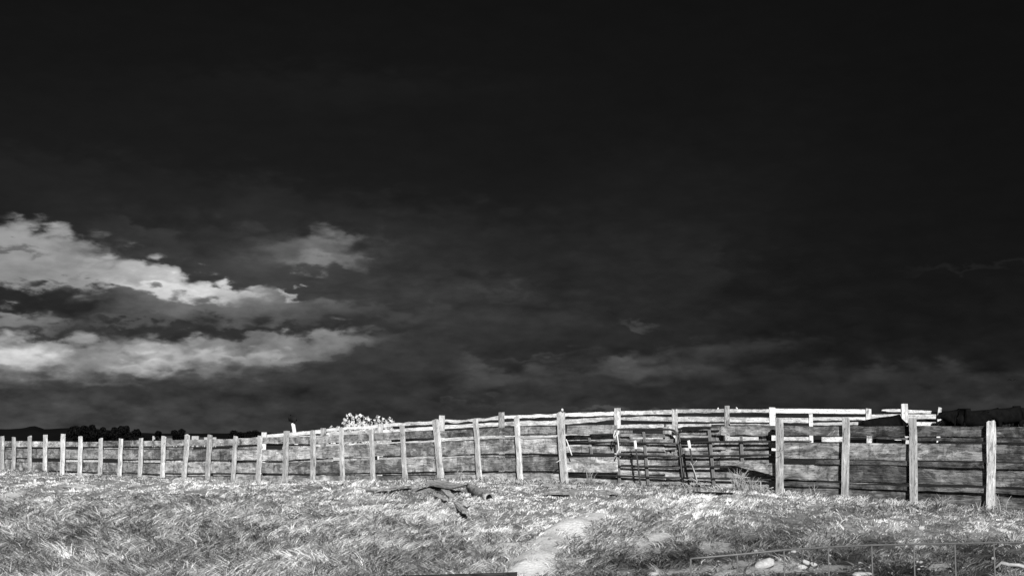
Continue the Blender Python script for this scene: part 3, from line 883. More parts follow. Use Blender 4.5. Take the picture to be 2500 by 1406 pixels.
# steel stakes with white tops
for (a, b, lab) in [((1550, 1075), (1564, 1189), 'white-topped steel stake in front of the left gate'),
                    ((1681, 1075), (1700, 1182), 'white-topped steel stake standing over the dry weed in front of the right gate')]:
    base = FP(b[0], b[1], .12); top = FP(a[0], a[1], .12)
    t = empty('steel_stake', tuple(base)); tag(t, lab, 'stake', 'steel stakes by the gates')
    k = base + (top - base) * .82
    post('stake', base, k, .028, M_TPOST, t, FD, depth=.028, deep=.3, seg=3, jag=.001, chip=0)
    post('white_top', k, top, .05, M_CAP, t, FD, depth=.035, deep=0, seg=2, jag=.001, chip=0)
# twine and rags
def ribbon(name, pts, w, off, mat, label, cat):
    P_ = lin(pts, 3, off)
    o = tube(name, P_, w, mat, None, 6, True, .35)
    tag(o, label, cat)
ribbon('twine', [(1502, 1050), (1498, 1062), (1500, 1072), (1506, 1056), (1509, 1080), (1511, 1095), (1503, 1112)], .022, .06, M_TWINE, 'pale loop of baler twine hanging at the corner of the short top plank', 'twine')
ribbon('rope', [(1382, 1072), (1387, 1085), (1396, 1111)], .022, .10, M_TWINE, 'pale frayed strap hanging slantwise just right of the tallest gate post', 'strap')
ribbon('wooden_peg', [(1357, 1129), (1364, 1125), (1368, 1122)], .014, .26, M_TWINE, 'pale splinter of wood sticking out left of the tallest gate post', 'splinter')
ribbon('wire_tie', [(1892, 1103), (1898, 1101), (1908, 1100), (1914, 1095), (1912, 1082), (1915, 1076)], .007, .28, M_STRAP, 'thin wire wound round the first post right of the gates', 'wire')

# ------------------------------------------------------------------ back rail fence
DB = curve([(560, 54), (600, 53.2), (1079, 50), (1507, 52), (1885, 57), (2290, 62), (2500, 64)])
def PB(off=0.0):
    return lambda x, y: P(x, y, DB(x) - off)
bf_ = empty('rail_fence', tuple(P(1300, 1100, DB(1300))))
tag(bf_, 'bleached post-and-rail fence rising behind and above the plank fence', 'fence')
for x, yt, w, dark in [(645, 1054, 12, 0), (790, 1044, 13, 1), (929, 1034, 13, 0), (1079, 1014, 14, 0), (1225, 1006, 14, 1), (1373, 1006, 13, 1), (1507, 996, 15.5, 1), (1647, 998, 14, 1),
                       (1774, 989, 12, 1), (1885, 994, 15, 2), (2120, 997, 13, 0), (2211, 985, 9, 0), (2203, 985, 7, 0), (2294, 994, 9, 0), (1979, 1010, 9, 2)]:
    top = P(x, yt, DB(x) - .09)
    gz0 = float(ground_z(top.x, top.y))
    base = Vector((top.x + random.uniform(-.02, .02), top.y, gz0))
    if x == 2294: base.x -= .12
    post('post', base, top, w / (F / top.y), [M_POST, M_BPOST, M_WHITE][dark], bf_, Vector((1, 0, 0)), depth=.13, jag=.008, chip=.03)
def brail(pts_top, th, m_=M_RAIL, off=-.02, jag=.012, name='rail'):
    xs = [p[0] for p in pts_top]
    ft = curve(pts_top); 
    fb = (lambda x: ft(x) + th) if not isinstance(th, list) else (lambda x: ft(x) + float(np.interp(x, xs, th)))
    board(name, xs[0], xs[-1], ft, fb, 0, .05, m_, bf_, seg_px=14, jag=jag, endjag=.04, plane=PB(off))
brail([(578, 1070), (645, 1066)], [1.5, 4])
brail([(650, 1061), (700, 1056), (790, 1048)], [8, 9, 9])
brail([(700, 1065), (790, 1062)], 3, M_RAIL)
brail([(792, 1047), (860, 1041), (928, 1037)], 7); brail([(792, 1057), (928, 1055)], 5, M_RAIL)
brail([(800, 1053), (870, 1052), (928, 1046)], 4, M_RAIL, -.06)
brail([(930, 1034), (1000, 1030), (1079, 1026)], 8, jag=.02); brail([(930, 1049), (1060, 1041), (1078, 1040)], 8)
brail([(1080, 1024), (1120, 1024), (1150, 1023), (1190, 1018), (1224, 1015)], [7, 8, 6, 9, 9], jag=.03); brail([(1080, 1038), (1160, 1034), (1224, 1030)], 9)
brail([(1226, 1014), (1300, 1012), (1372, 1009)], 8, jag=.02); brail([(1226, 1030), (1290, 1027), (1372, 1026)], [10, 11, 11], jag=.02)
brail([(1374, 1008), (1430, 1007), (1506, 1004)], 9, jag=.015); brail([(1374, 1024), (1440, 1020), (1506, 1017)], [11, 11, 6], jag=.02)
brail([(1508, 1004), (1647, 1001)], 9, jag=.015); brail([(1508, 1019), (1560, 1016), (1646, 1017)], [5, 10, 12])
brail([(1648, 999), (1774, 998)], 9); brail([(1648, 1017), (1774, 1017)], 12)
brail([(1776, 999), (1884, 999)], 8); brail([(1776, 1018), (1884, 1019)], 12)
brail([(1508, 1036), (1620, 1035)], 9); brail([(1628, 1036), (1737, 1034)], 9); brail([(1738, 1034), (1800, 1034), (1884, 1035)], [2.5, 3, 2.5])
brail([(1893, 997), (2114, 999)], 11, M_WHITE, jag=.003)
brail([(1893, 1019), (1978, 1020)], 12); brail([(1981, 1018), (2058, 1018)], 8, M_WHITE); brail([(1981, 1031), (2095, 1030)], 7, M_WHITE)
brail([(2058, 1018), (2118, 1018)], 7, M_WHITE)
brail([(2126, 1012), (2200, 1010)], 11); brail([(2155, 999), (2170, 998), (2200, 998), (2274, 1003)], [4, 9, 8, 6], jag=.025); brail([(2212, 1011), (2284, 1011)], 11)
brail([(2212, 1030), (2284, 1030)], 9)
for a, b, y0, y1, th in [(760, 928, 1085, 1080, 6), (930, 1079, 1080, 1073, 7), (1080, 1225, 1072, 1064, 5), (1226, 1372, 1063, 1062, 5), (1374, 1440, 1060, 1060, 5),
                         (1508, 1640, 1067, 1066, 6), (1648, 1730, 1063, 1063, 5), (1776, 1884, 1066, 1066, 9), (1886, 1978, 1066, 1066, 9), (2008, 2060, 1066, 1066, 12), (2185, 2280, 1070, 1071, 4)]:
    brail([(a, y0), (b, y1)], th)
for a, b, y0, y1, th in [(800, 905, 1117, 1114, 8), (930, 1060, 1117, 1113, 6), (1090, 1150, 1110, 1109, 8)]:
    brail([(a, y0), (b, y1)], th)
lp = empty('leaning_pole', tuple(P(722, 1068, 52.6))); tag(lp, 'bleached pole leaning left above the far rails with a dark bird on its tip', 'pole')
post('pole', P(721, 1066, 52.6), P(715, 1028, 52.6), .12, M_POST, lp, Vector((1, 0, 0)), depth=.12, deep=.8)

# ------------------------------------------------------------------ birds
def skin_obj(name, verts, edges, radii, mat, parent=None, loc=(0, 0, 0), sub=1, rotz=0, scale=1, root=0):
    me = bpy.data.meshes.new(name); me.from_pydata(verts, edges, [])
    me.materials.append(mat)
    o = bpy.data.objects.new(name, me); COL.objects.link(o)
    sk = o.modifiers.new('skin', 'SKIN')
    me.skin_vertices.new() if not me.skin_vertices else None
    for i, r in enumerate(radii):
        me.skin_vertices[0].data[i].radius = (r, r) if not isinstance(r, tuple) else r
        me.skin_vertices[0].data[i].use_root = (i == root)
    sk.use_smooth_shade = True
    sb = o.modifiers.new('sub', 'SUBSURF'); sb.levels = sub; sb.render_levels = sub
    o.location = loc; o.rotation_euler = (0, 0, rotz); o.scale = (scale,) * 3
    return o
bp_ = P(714, 1026.5, 52.5)
bird = skin_obj('bird', [(0, 0, .05), (.06, 0, .07), (.10, 0, .105), (.14, 0, .10), (-.08, 0, .03), (-.15, 0, .0)], [(0, 1), (1, 2), (2, 3), (0, 4), (4, 5)],
                [.10, .09, .065, .012, .06, .02], M_FEATHER, loc=bp_, rotz=math.radians(200), scale=1.15)
tag(bird, 'small dark bird perched on the tip of the leaning pole', 'bird')
fb = P(2472, 928, 90)
bird2 = skin_obj('flying_bird', [(0, 0, 0), (.12, 0, .02), (-.14, 0, 0), (0, .18, .07), (0, .36, .02), (0, -.18, .07), (0, -.36, .02)], [(0, 1), (0, 2), (0, 3), (3, 4), (0, 5), (5, 6)],
                 [.05, .02, .02, .03, .008, .03, .008], M_FEATHER, loc=fb, rotz=math.radians(40))
tag(bird2, 'tiny dark bird flying in the sky above the cattle', 'bird')
for x, y, D, lab in [(1373, 1001, None, 'small white songbird on top of the tallest gate post'), (1753, 997, 53.5, 'tiny pale bird on the top rail left of the narrow tall rail post'),
                     (1799, 996, 54.2, 'tiny pale bird on the top rail right of the narrow tall rail post')]:
    q = FP(x, y + 5, .12) if D is None else P(x, y + 3, D)
    sc_ = .9 if D is None else .75
    b_ = skin_obj('small_bird', [(0, 0, .04), (.03, 0, .075), (.03, 0, .11), (-.06, 0, .02)], [(0, 1), (1, 2), (0, 3)], [.04, .035, .028, .01], M_CREAM, loc=q, rotz=random.random() * 6, scale=sc_)
    tag(b_, lab, 'bird')

# ------------------------------------------------------------------ cattle
def cow_mesh(name, head):
    hx, hz, mx_, mz = {'level': (1.12, 1.22, 1.42, 1.02), 'low': (1.12, 1.10, 1.38, .84), 'up': (1.05, 1.42, 1.36, 1.28)}[head]
    V = [(-.72, 0, 1.14), (-.3, 0, 1.04), (.15, 0, 1.02), (.55, 0, 1.07), (.85, 0, (1.12 + hz) / 2), (hx, 0, hz), (mx_, 0, mz)]
    R = [(.22, .22), (.30, .40), (.31, .43), (.25, .37), (.16, .20), (.12, .13), (.075, .08)]
    E = [(0, 1), (1, 2), (2, 3), (3, 4), (4, 5), (5, 6)]
    for s in (-1, 1):
        b = len(V)
        V += [(-.68, s * .17, .86), (-.58, s * .19, .62), (-.76, s * .19, .40), (-.72, s * .19, .04)]
        R += [.15, .10, .055, .05]; E += [(0, b), (b, b + 1), (b + 1, b + 2), (b + 2, b + 3)]
        b = len(V)
        V += [(.50, s * .16, .78), (.50, s * .18, .42), (.52, s * .18, .04)]
        R += [.13, .065, .05]; E += [(3, b), (b, b + 1), (b + 1, b + 2)]
        b = len(V)
        V += [(hx - .03, s * .22, hz + .03)]; R += [.035]; E += [(5, b)]
    b = len(V)
    V += [(-.95, 0, 1.12), (-1.0, 0, .6)]; R += [.04, .035]; E += [(0, b), (b, b + 1)]
    return V, E, R
protos = {}
def cow(px, ytop, D, head, rot, label, sc=None):
    if head not in protos:
        V, E, R = cow_mesh('cow', head)
        o = skin_obj('cow', V, E, R, M_HIDE, sub=2, root=1)
        protos[head] = o
    else:
        o = protos[head].copy(); COL.objects.link(o)
    top = P(px, ytop, D); gz0 = float(ground_z(top.x, top.y))
    h = top.z - gz0
    k = h / 1.27
    o.location = (top.x, top.y, gz0); o.rotation_euler = (0, 0, math.radians(rot)); o.scale = (k * (sc or 1), k, k)
    tag(o, label, 'cow', 'black cattle behind the corral fence')
    return o
cow(2165, 1024, 57.5, 'low', 176, 'lone black cow standing between the plank fence and the broken rails, facing left')
cow(2315, 1010, 64, 'level', 150, 'black cow at the left end of the herd, beside the last rail post')
cow(2338, 1009, 61.5, 'level', 215, 'second black cow of the herd from the left, rump towards the fence')
cow(2372, 1011, 60, 'low', 20, 'black cow between the second and the rump-high cow left of the last bleached post')
cow(2408, 1007, 63, 'level', 165, 'black cow whose back shows directly above the last bleached post')
cow(2458, 1003, 61, 'level', 196, 'tallest black cow, just right of the last bleached post')
cow(2505, 1003, 63, 'level', 330, 'black cow cut off by the right edge of the picture')
cow(2570, 1006, 62, 'level', 10, 'black cow of the herd just outside the right edge')

# ------------------------------------------------------------------ leaf clouds
def leaf_cloud(name, centers, radii, n, size, mat, parent=None, seed=0, squash=.8, elong=1.6, tone_lo=0, tone_hi=1):
    r = np.random.default_rng(seed)
    centers = np.array(centers, float); radii = np.array(radii, float)
    w = radii ** 2; w /= w.sum()
    ci = r.choice(len(centers), n, p=w)
    d = r.normal(size=(n, 3)); d /= np.linalg.norm(d, axis=1)[:, None]
    rad = radii[ci] * (r.random(n) ** .35)
    c = centers[ci] + d * rad[:, None] * np.array([1, 1, squash])
    a = r.normal(size=(n, 3)); a /= np.linalg.norm(a, axis=1)[:, None]
    b = np.cross(a, r.normal(size=(n, 3))); b /= np.linalg.norm(b, axis=1)[:, None]
    sz = size * (.6 + .8 * r.random(n))[:, None]
    A_, B_ = a * sz * elong / 2, b * sz / 2
    V = np.stack([c - A_, c + B_, c + A_, c - B_], 1).reshape(-1, 3)
    org = centers.mean(0)
    tone_ = np.repeat(tone_lo + (tone_hi - tone_lo) * r.random(n), 4)
    o = np_mesh(name, V - org, np.arange(n * 4), np.arange(n) * 4, mat, {'tone': tone_})
    o.location = org
    if parent is not None:
        o.parent = parent; o.location = org - np.array(PARENT_LOC[parent.name])
    return o

def tree(px, ytop, D, wpx, label, seed, tall=1.0, group='dark trees beyond the corral on the left'):
    D = D * 2; wpx = wpx * 1.5
    k = D / F
    r = random.Random(seed)
    top = P(px, ytop, D); gz0 = float(ground_z(top.x, top.y)); H = top.z - gz0; W = wpx * k
    e = empty('dark_tree', (top.x, top.y, gz0)); tag(e, label, 'tree', group)
    trunk = [Vector((top.x, top.y, gz0 - .5)), Vector((top.x + r.uniform(-.3, .3), top.y, gz0 + H * .3)), Vector((top.x + r.uniform(-.5, .5), top.y, gz0 + H * .75))]
    tube('trunk', trunk, .3, M_BARK, e, 7, radii=[.04 * H, .028 * H, .012 * H])
    cs, rs = [], []
    for i in range(15):
        a = r.random() * 6.28; q = r.random() ** .6
        z = gz0 + H * r.uniform(.25, .93)
        u = 1 - abs((z - gz0) / H - .5) * .9
        cs.append((top.x + math.cos(a) * q * W * .42 * u, top.y + math.sin(a) * q * W * .42, z)); rs.append(W * r.uniform(.14, .26))
    leaf_cloud('crown', cs, rs, 5000, .17 * W ** .5, M_DARKLEAF, e, seed, .8)
for i, t_ in enumerate([(192, 1040, 240, 34, 'round black tree at the left end of the dark clump'), (215, 1044, 232, 34, 'lower black tree second in the dark clump'),
                        (232, 1038, 246, 26, 'tallest black tree in the middle of the dark clump'), (250, 1041, 238, 30, 'black tree just right of the tallest one in the clump'),
                        (277, 1042, 244, 28, 'black tree in the right half of the dark clump'), (305, 1041, 240, 26, 'narrow black tree near the right end of the dark clump'),
                        (325, 1050, 236, 30, 'low black tree ending the dark clump on the right'), (355, 1062, 190, 14, 'small bush left of the pale farm sheds'),
                        (387, 1053, 420, 16, 'small far tree above the pale farm sheds'), (436, 1051, 400, 26, 'rounded far tree behind the square pale shed'),
                        (575, 1055, 700, 30, 'low far trees left of the start of the rail fence'), (615, 1053, 720, 26, 'rounded far tree left of the first rail fence post')]):
    tree(*t_, 100 + i)

# ------------------------------------------------------------------ far farm sheds
def shed(x0, x1, yt, yb, D, label, roof=True, wallm=None):
    D = D * 6
    a, b = P(x0, yb, D), P(x1, yt, D)
    gz0 = float(ground_z(a.x, a.y)); w = b.x - a.x; h = b.z - gz0; dp = max(2.0, w * .8)
    cx = (a.x + b.x) / 2
    e = empty('farm_shed', (cx, D, gz0)); tag(e, label, 'shed', 'pale sheds and stacks in the far farmyard')
    rh = h * .18 if roof else 0
    hw = h - rh
    link_mesh('wall', [(-w / 2, 0, 0), (w / 2, 0, 0), (w / 2, dp, 0), (-w / 2, dp, 0), (-w / 2, 0, hw), (w / 2, 0, hw), (w / 2, dp, hw), (-w / 2, dp, hw)],
              [(0, 1, 5, 4), (1, 2, 6, 5), (2, 3, 7, 6), (3, 0, 4, 7), (4, 5, 6, 7)], wallm or M_SHED, e, loc=(cx, D, gz0))
    if roof:
        o = .3
        link_mesh('roof', [(-w / 2 - o, -o, hw + .02), (w / 2 + o, -o, hw + .02), (w / 2 + o, dp / 2, h), (-w / 2 - o, dp / 2, h), (-w / 2 - o, dp + o, hw + .02), (w / 2 + o, dp + o, hw + .02)],
                  [(0, 1, 2, 3), (3, 2, 5, 4), (0, 3, 4), (1, 5, 2)], M_ROOF, e, loc=(cx, D, gz0))
    dw = w * .3
    link_mesh('door', [(-dw / 2, -.08, 0), (dw / 2, -.05, 0), (dw / 2, -.05, hw * .7), (-dw / 2, -.05, hw * .7), (-dw / 2, -.01, 0), (dw / 2, -.01, 0), (dw / 2, -.01, hw * .7), (-dw / 2, -.01, hw * .7)],
              [(0, 1, 2, 3), (1, 5, 6, 2), (4, 0, 3, 7), (3, 2, 6, 7)], M_ROOF, e, loc=(cx, D, gz0))
M_DSH = plain('grey_shed_wall', .10, .8, .2, .3, .7)
shed(372, 380, 1064, 1073, 170, 'small pale shed left of the long black-roofed shed, far beyond the fence', False)
shed(380, 421, 1064, 1074, 176, 'long low black-roofed shed far beyond the fence', True, M_DSH)
shed(423, 433, 1061, 1071, 165, 'square pale shed standing by itself left of a bleached post', False)
shed(468, 485, 1064, 1073, 168, 'pale boxy shed just right of a bleached post', False)
shed(434, 466, 1067, 1074, 172, 'low dark shed between the square pale and the boxy shed', True, M_DSH)
shed(498, 508, 1067, 1075, 160, 'tiny pale shed left of the pair near the corner post', False)
shed(519, 528, 1067, 1075, 160, 'last tiny pale shed on the right of the farmyard', False)
shed(486, 497, 1067, 1075, 165, 'little dark shed between two pale ones', True, M_DSH)

# ------------------------------------------------------------------ pale shrub behind the rails
def shrub():
    D = 53.5
    c0 = P(900, 1045, D); gz0 = float(ground_z(c0.x, c0.y))
    e = empty('pale_shrub', (c0.x, c0.y, gz0)); tag(e, 'white leafed shrub showing above the far rails left of the centre', 'shrub')
    r = random.Random(5)
    cs, rs = [], []
    tips = [(842, 1024), (848, 1018), (856, 1013), (862, 1020), (870, 1016), (880, 1014), (888, 1017), (896, 1020), (902, 1024), (875, 1024), (862, 1030), (850, 1030), (890, 1028),
            (915, 1025), (922, 1018), (925, 1027), (935, 1024), (942, 1028), (951, 1022), (956, 1025), (961, 1031), (946, 1032), (930, 1033), (908, 1034), (880, 1034), (860, 1037),
            (845, 1037), (838, 1030), (895, 1037), (920, 1038), (808, 1041), (826, 1042), (815, 1046), (950, 1040), (835, 1050), (870, 1050), (905, 1050), (800, 1050), (780, 1056), (820, 1056), (855, 1056)]
    for i, (x, y) in enumerate(tips):
        t = P(x, y, D + r.uniform(-.5, .6))
        root = Vector((c0.x + (t.x - c0.x) * .45, t.y, gz0))
        mid = root.lerp(t, .6) + Vector((r.uniform(-.08, .08), 0, 0))
        tube('stem', [root, mid, t], .01, M_STRAW, e, 4, radii=[.016, .011, .005])
        for k in range(4):
            q = mid.lerp(t, k / 3.0)
            cs.append((q.x, q.y, q.z)); rs.append(.11 - .018 * k)
    leaf_cloud('foliage', cs, rs, 3600, .062, M_PALELEAF, e, 9, 1.1, 1.7)
shrub()

# ------------------------------------------------------------------ fallen timber on the bank
def beam(name, p0, p1, w, h, mat, label, cat='plank', parent=None, roll=0.0, taper=1.0, seg=7, jag=.012):
    """a loose board lying from p0 to p1 (centre of its top face)"""
    d = p1 - p0; L = d.length
    M = frame((p0 + p1) / 2, d) @ Matrix.Rotation(roll, 4, 'X')
    V, Q = [], []
    for i in range(seg + 1):
        u = i / seg; x = (u - .5) * L
        ww = w * (1 + (taper - 1) * u)
        for sy, sz in ((-1, 0), (1, 0), (1, -1), (-1, -1)):
            V.append((x + (random.uniform(-.06, .06) if i in (0, seg) else 0), sy * ww / 2 + random.uniform(-jag, jag), sz * h + random.uniform(-jag, jag) * .4))
    for i in range(seg):
        for k in range(4):
            a, b = i * 4 + k, i * 4 + (k + 1) % 4
            Q.append((a, b, b + 4, a + 4))
    Q += [(3, 2, 1, 0), tuple(seg * 4 + k for k in range(4))]
    o = link_mesh(name, V, Q, mat, parent, M=M)
    bm = bmesh.new(); bm.from_mesh(o.data); bmesh.ops.recalc_face_normals(bm, faces=bm.faces); bm.to_mesh(o.data); bm.free()
    if label: tag(o, label, cat)
    return o
beam('fallen_plank', G(903, 1207, .10), G(996, 1196, .08), .20, .05, M_OLD, 'grey plank sunk in the grass, leftmost of the fallen timber')
beam('fallen_plank', G(1056, 1190, .14), G(1120, 1212, .24), .40, .05, M_OLD, 'broad slab with a raised broken lower end, middle of the fallen timber', roll=.18, taper=.85)
beam('fallen_plank', G(1088, 1224, .27), G(1136, 1276, .21), .20, .05, M_OLD, 'narrow board running down the bank below the broad slab', roll=-.2, taper=.6)
beam('fallen_stick', G(1040, 1191, .22), FP(1120, 1164, .9), .04, .025, M_OLD, 'thin split batten lying slantwise above the broad slab', 'batten', jag=.005)
beam('fallen_plank', G(1342, 1212, .15), G(1498, 1214, .15), .40, .10, M_OLD, 'long flat beam lying in the grass below the left gate')
beam('fallen_plank', G(1334, 1192, .12), G(1396, 1196, .12), .22, .06, M_OLD, 'short board lying at the foot of the tallest gate post')
beam('fallen_plank', G(1700, 1207, .06), G(1780, 1209, .06), .16, .05, M_DARKW, 'short dark plank lying under the right gate')
for a, b, w_, lab in [((1010, 1201), (1046, 1193), .12, 'splintered board end in the grass between the leftmost plank and the broad slab'),
                      ((1062, 1214), (1086, 1229), .16, 'short broken board under the left side of the broad slab'),
                      ((1118, 1190), (1146, 1186), .10, 'grey splinter lying across the top of the broad slab'),
                      ((1128, 1232), (1142, 1243), .14, 'half buried board end right of the narrow downhill board')]:
    beam('fallen_plank', G(a[0], a[1], .07), G(b[0], b[1], .10), w_, .05, M_OLD, lab, roll=random.uniform(-.4, .4), taper=.7, jag=.02)
# hollow log
lg0, lg1 = G(1148, 1192, .06), G(1196, 1222, .10)
def hollow_log():
    d = (lg1 - lg0); n = 12; sides = 12
    M = frame((lg0 + lg1) / 2, d); L = d.length
    V, Q = [], []
    for i in range(n + 1):
        x = (i / n - .5) * L
        for k in range(sides):
            t = 2 * math.pi * k / sides; r_ = .115 * (1 + .16 * math.sin(3 * t + i * .5) + random.uniform(-.12, .12))
            V.append((x, math.cos(t) * r_, math.sin(t) * r_ - .05))
    for k in range(sides):
        t = 2 * math.pi * k / sides
        V.append((L / 2 - .01, math.cos(t) * .085, math.sin(t) * .085 - .05))
    for k in range(sides):
        t = 2 * math.pi * k / sides
        V.append((L / 2 - .5, math.cos(t) * .07, math.sin(t) * .07 - .05))
    for i in range(n):
        for k in range(sides):
            a, b = i * sides + k, i * sides + (k + 1) % sides
            Q.append((a, b, b + sides, a + sides))
    e0 = n * sides; e1 = (n + 1) * sides; e2 = e1 + sides
    for k in range(sides):
        k2 = (k + 1) % sides
        Q += [(e0 + k, e0 + k2, e1 + k2, e1 + k), (e1 + k, e1 + k2, e2 + k2, e2 + k)]
    Q += [tuple(e2 + k for k in range(sides)), tuple(reversed(range(sides)))]
    o = link_mesh('hollow_log', V, Q, M_OLD, M=M, smooth=True)
    tag(o, 'short hollow log with a dark open end lying in the grass', 'log')
hollow_log()

# ------------------------------------------------------------------ rocks
def rock(px, py, wpx, hpx, label, seed, mat=M_ROCK, tilt=0.0):
    g = G(px, py + hpx * .3)
    k = g.y / F
    bm = bmesh.new(); bmesh.ops.create_icosphere(bm, subdivisions=3, radius=1)
    for v in bm.verts:
        n = mnoise.noise(v.co * 1.1 + Vector((seed * 3.7, 0, 0))) * .35 + mnoise.noise(v.co * 2.6 + Vector((0, seed, 0))) * .14
        c = v.co * (1 + n)
        v.co = Vector((c.x, c.y * .8, max(-.7, min(.75, c.z)))) 
    me = bpy.data.meshes.new('rock'); bm.to_mesh(me); bm.free()
    for p in me.polygons: p.use_smooth = True
    me.materials.append(mat)
    o = bpy.data.objects.new('rock', me); COL.objects.link(o)
    w, h = wpx * k / 2, hpx * k / 2
    o.scale = (w, w * .8, h); o.location = (g.x, g.y, g.z + h * .55); o.rotation_euler = (0, tilt, seed * 1.3 * 0)
    tag(o, label, 'rock', 'pale rocks on the bank')
    return o
rock(1867, 1379, 52, 28, 'large pale oblong rock, biggest of the rocks seen through the wire panel', 1, tilt=-.35)
rock(1957, 1386, 26, 16, 'flat pale rock, left one of the trio of rocks', 2)
rock(1968, 1376, 18, 15, 'pale rock on top, middle one of the trio of rocks', 3, tilt=.4)
rock(1988, 1381, 20, 14, 'leaning pale rock, right one of the trio of rocks', 4, tilt=.5)
rock(2105, 1403, 52, 16, 'rounded pale rock cut off by the bottom edge', 5)
rock(2353, 1388, 8, 6, 'small white stone right of the sixth wire upright', 6)
rock(2321, 1394, 6, 4, 'tiny white stone left of the small white one', 7)
rock(2240, 1373, 6, 7, 'small upright stone just right of the fifth wire upright', 8)
rock(2437, 1389, 8, 7, 'small grey stone above the dry branch', 9)
rock(2250, 1290, 14, 12, 'pale stone in the grass below the third right-hand post', 10)
rock(2388, 1285, 8, 7, 'small white stone in the grass left of the last bleached post', 11)
rock(1595, 1401, 22, 14, 'pale stone at the bottom edge below the bare scar', 12)
rock(1724, 1372, 24, 12, 'pale clod at the left end of the wire panel', 13, M_CLOD)
rock(1938, 1345, 12, 12, 'pale stone just above the top wire', 14)
rock(2197, 1325, 12, 10, 'grey stone touching the top wire from behind', 15)
br = tube('dry_branch', [G(2430, 1396, .05), G(2448, 1391, .09), G(2465, 1393, .07), G(2490, 1396, .07), G(2530, 1404, .05)], .03, M_STRAW, None, 6, radii=[.012, .03, .024, .03, .03])
tag(br, 'pale bent dry branch lying at the bottom right corner', 'branch')
def clods():
    V, L, S_ = [], [], []
    base = bmesh.new(); bmesh.ops.create_icosphere(base, subdivisions=1, radius=1)
    bv = np.array([v.co[:] for v in base.verts]); bfc = [[v.index for v in f.verts] for f in base.faces]; base.free()
    out, faces = [], []
    r = np.random.default_rng(3)
    for k in range(700):
        x_, y_ = r.uniform(1270, 2480), r.uniform(1290, 1404)
        if x_ > 1680: 
            if y_ < 1345 and r.random() < .8: continue
        u = r.random()
        if x_ <= 1680 and r.random() < .3: continue
        g = G(x_, y_)
        b_ = fields(np.array([g.x]), np.array([g.y]), np.array([g.z]))[1][0]
        if b_ < .2 and r.random() < .75: continue
        s = .010 + .026 * u ** 4
        vv = bv * (s * (1 + .35 * r.normal(size=(len(bv), 1)) * .6)) * np.array([1, 1, .7])
        o0 = len(out) * len(bv)
        out.append(vv + np.array([g.x, g.y, g.z + s * .3]))
        faces += [[i + o0 for i in f] for f in bfc]
    V = np.concatenate(out)
    o = np_mesh('soil_clods', V, np.array(faces).ravel(), np.arange(len(faces)) * 3, M_CLOD)
    tag(o, 'small pale clods and pebbles scattered over the bare soil at the lower right', 'clods', kind='stuff')
clods()

# ------------------------------------------------------------------ wire panel in the foreground
WX = [1686, 1800, 1914, 2022, 2128, 2231, 2331, 2426, 2518, 2606, 2692, 2776]
WT = curve([(1686, 1363), (1800, 1353), (1914, 1342), (2022, 1335), (2128, 1330), (2231, 1328), (2331, 1326), (2426, 1324), (2518, 1323), (2776, 1322)])
WD = curve([(1686, 5.0), (1914, 5.05), (2128, 5.35), (2426, 5.75), (2776, 6.3)])
tops = [P(x, WT(x), WD(x)) for x in WX]
pgz = [float(ground_z(t.x, t.y)) for t in tops]
wp_ = empty('wire_fence', (tops[0].x, tops[0].y, pgz[0])); tag(wp_, 'thin welded wire fence panel crossing the lower right corner', 'wire fence')
for i, t in enumerate(tops):
    b = Vector((t.x + .012, t.y, min(pgz[i], t.z - 1.0)))
    tube('upright_wire', [b, b.lerp(t, .5) + Vector((.004 * math.sin(i * 2), 0, 0)), t], .0027 if i else .0035, M_WIRE, wp_, 6)
for k, dz in enumerate([0, .17, .34, .52, .72, .95, 1.15]):
    pts = [t - Vector((0, 0, dz)) for t in tops]
    fine = []
    for a, b in zip(pts[:-1], pts[1:]):
        fine += [a, a.lerp(b, .5)]
    fine.append(pts[-1])
    tube('level_wire', fine, .0038 if k == 0 else .0028, M_WIRE, wp_, 6)

# dark board nearest the camera at the bottom edge
nb = empty('low_board_rail', tuple(P(1090, 1500, 7))); tag(nb, 'top of a dark board just entering the bottom edge left of the centre', 'board')
a_, b_ = P(915, 1407, 7.2), P(1249, 1397, 7.0)
beam('board', a_, b_, .06, .20, M_DARKW, None, parent=nb, jag=.002, seg=5)
for u in (.1, .9):
    q = a_.lerp(b_, u) + Vector((0, .08, -.03)); gz0 = float(ground_z(q.x, q.y))
    post('post', Vector((q.x, q.y, gz0)), q, .08, M_DARKW, nb, Vector((1, 0, 0)), depth=.08)

# ------------------------------------------------------------------ dry weeds by the gates
def weed(name, bases, label, cat, n, hgt, spread, mat, off, group=None):
    e = None
    r = random.Random(len(label))
    b0 = FP(bases[0], bases[1], off); b0.z = float(ground_z(b0.x, b0.y))
    e = empty(name, tuple(b0)); tag(e, label, cat, group)
    for i in range(n):
        a = r.uniform(-1, 1); h = hgt * r.uniform(.45, 1)
        s0 = b0 + FD * r.uniform(-.5, .5) * spread * .5 + FN * r.uniform(-.05, .1)
        t = s0 + FD * a * spread * .6 + Vector((0, 0, h)) + FN * r.uniform(-.1, .15)
        m = s0.lerp(t, .55) + FD * (-a * spread * .15) + Vector((0, 0, h * .12))
        w = r.uniform(.003, .0065)
        tube('stalk', [s0 - Vector((0, 0, .05)), m, t], w, mat, e, 4, radii=[w, w * .8, w * .3])
    return e
w1_ = weed('dry_weed', (1702, 1184), 'sprawling bleached dry weed at the foot of the right white-topped stake', 'weed', 16, .28, 1.0, M_STRAW, .3)
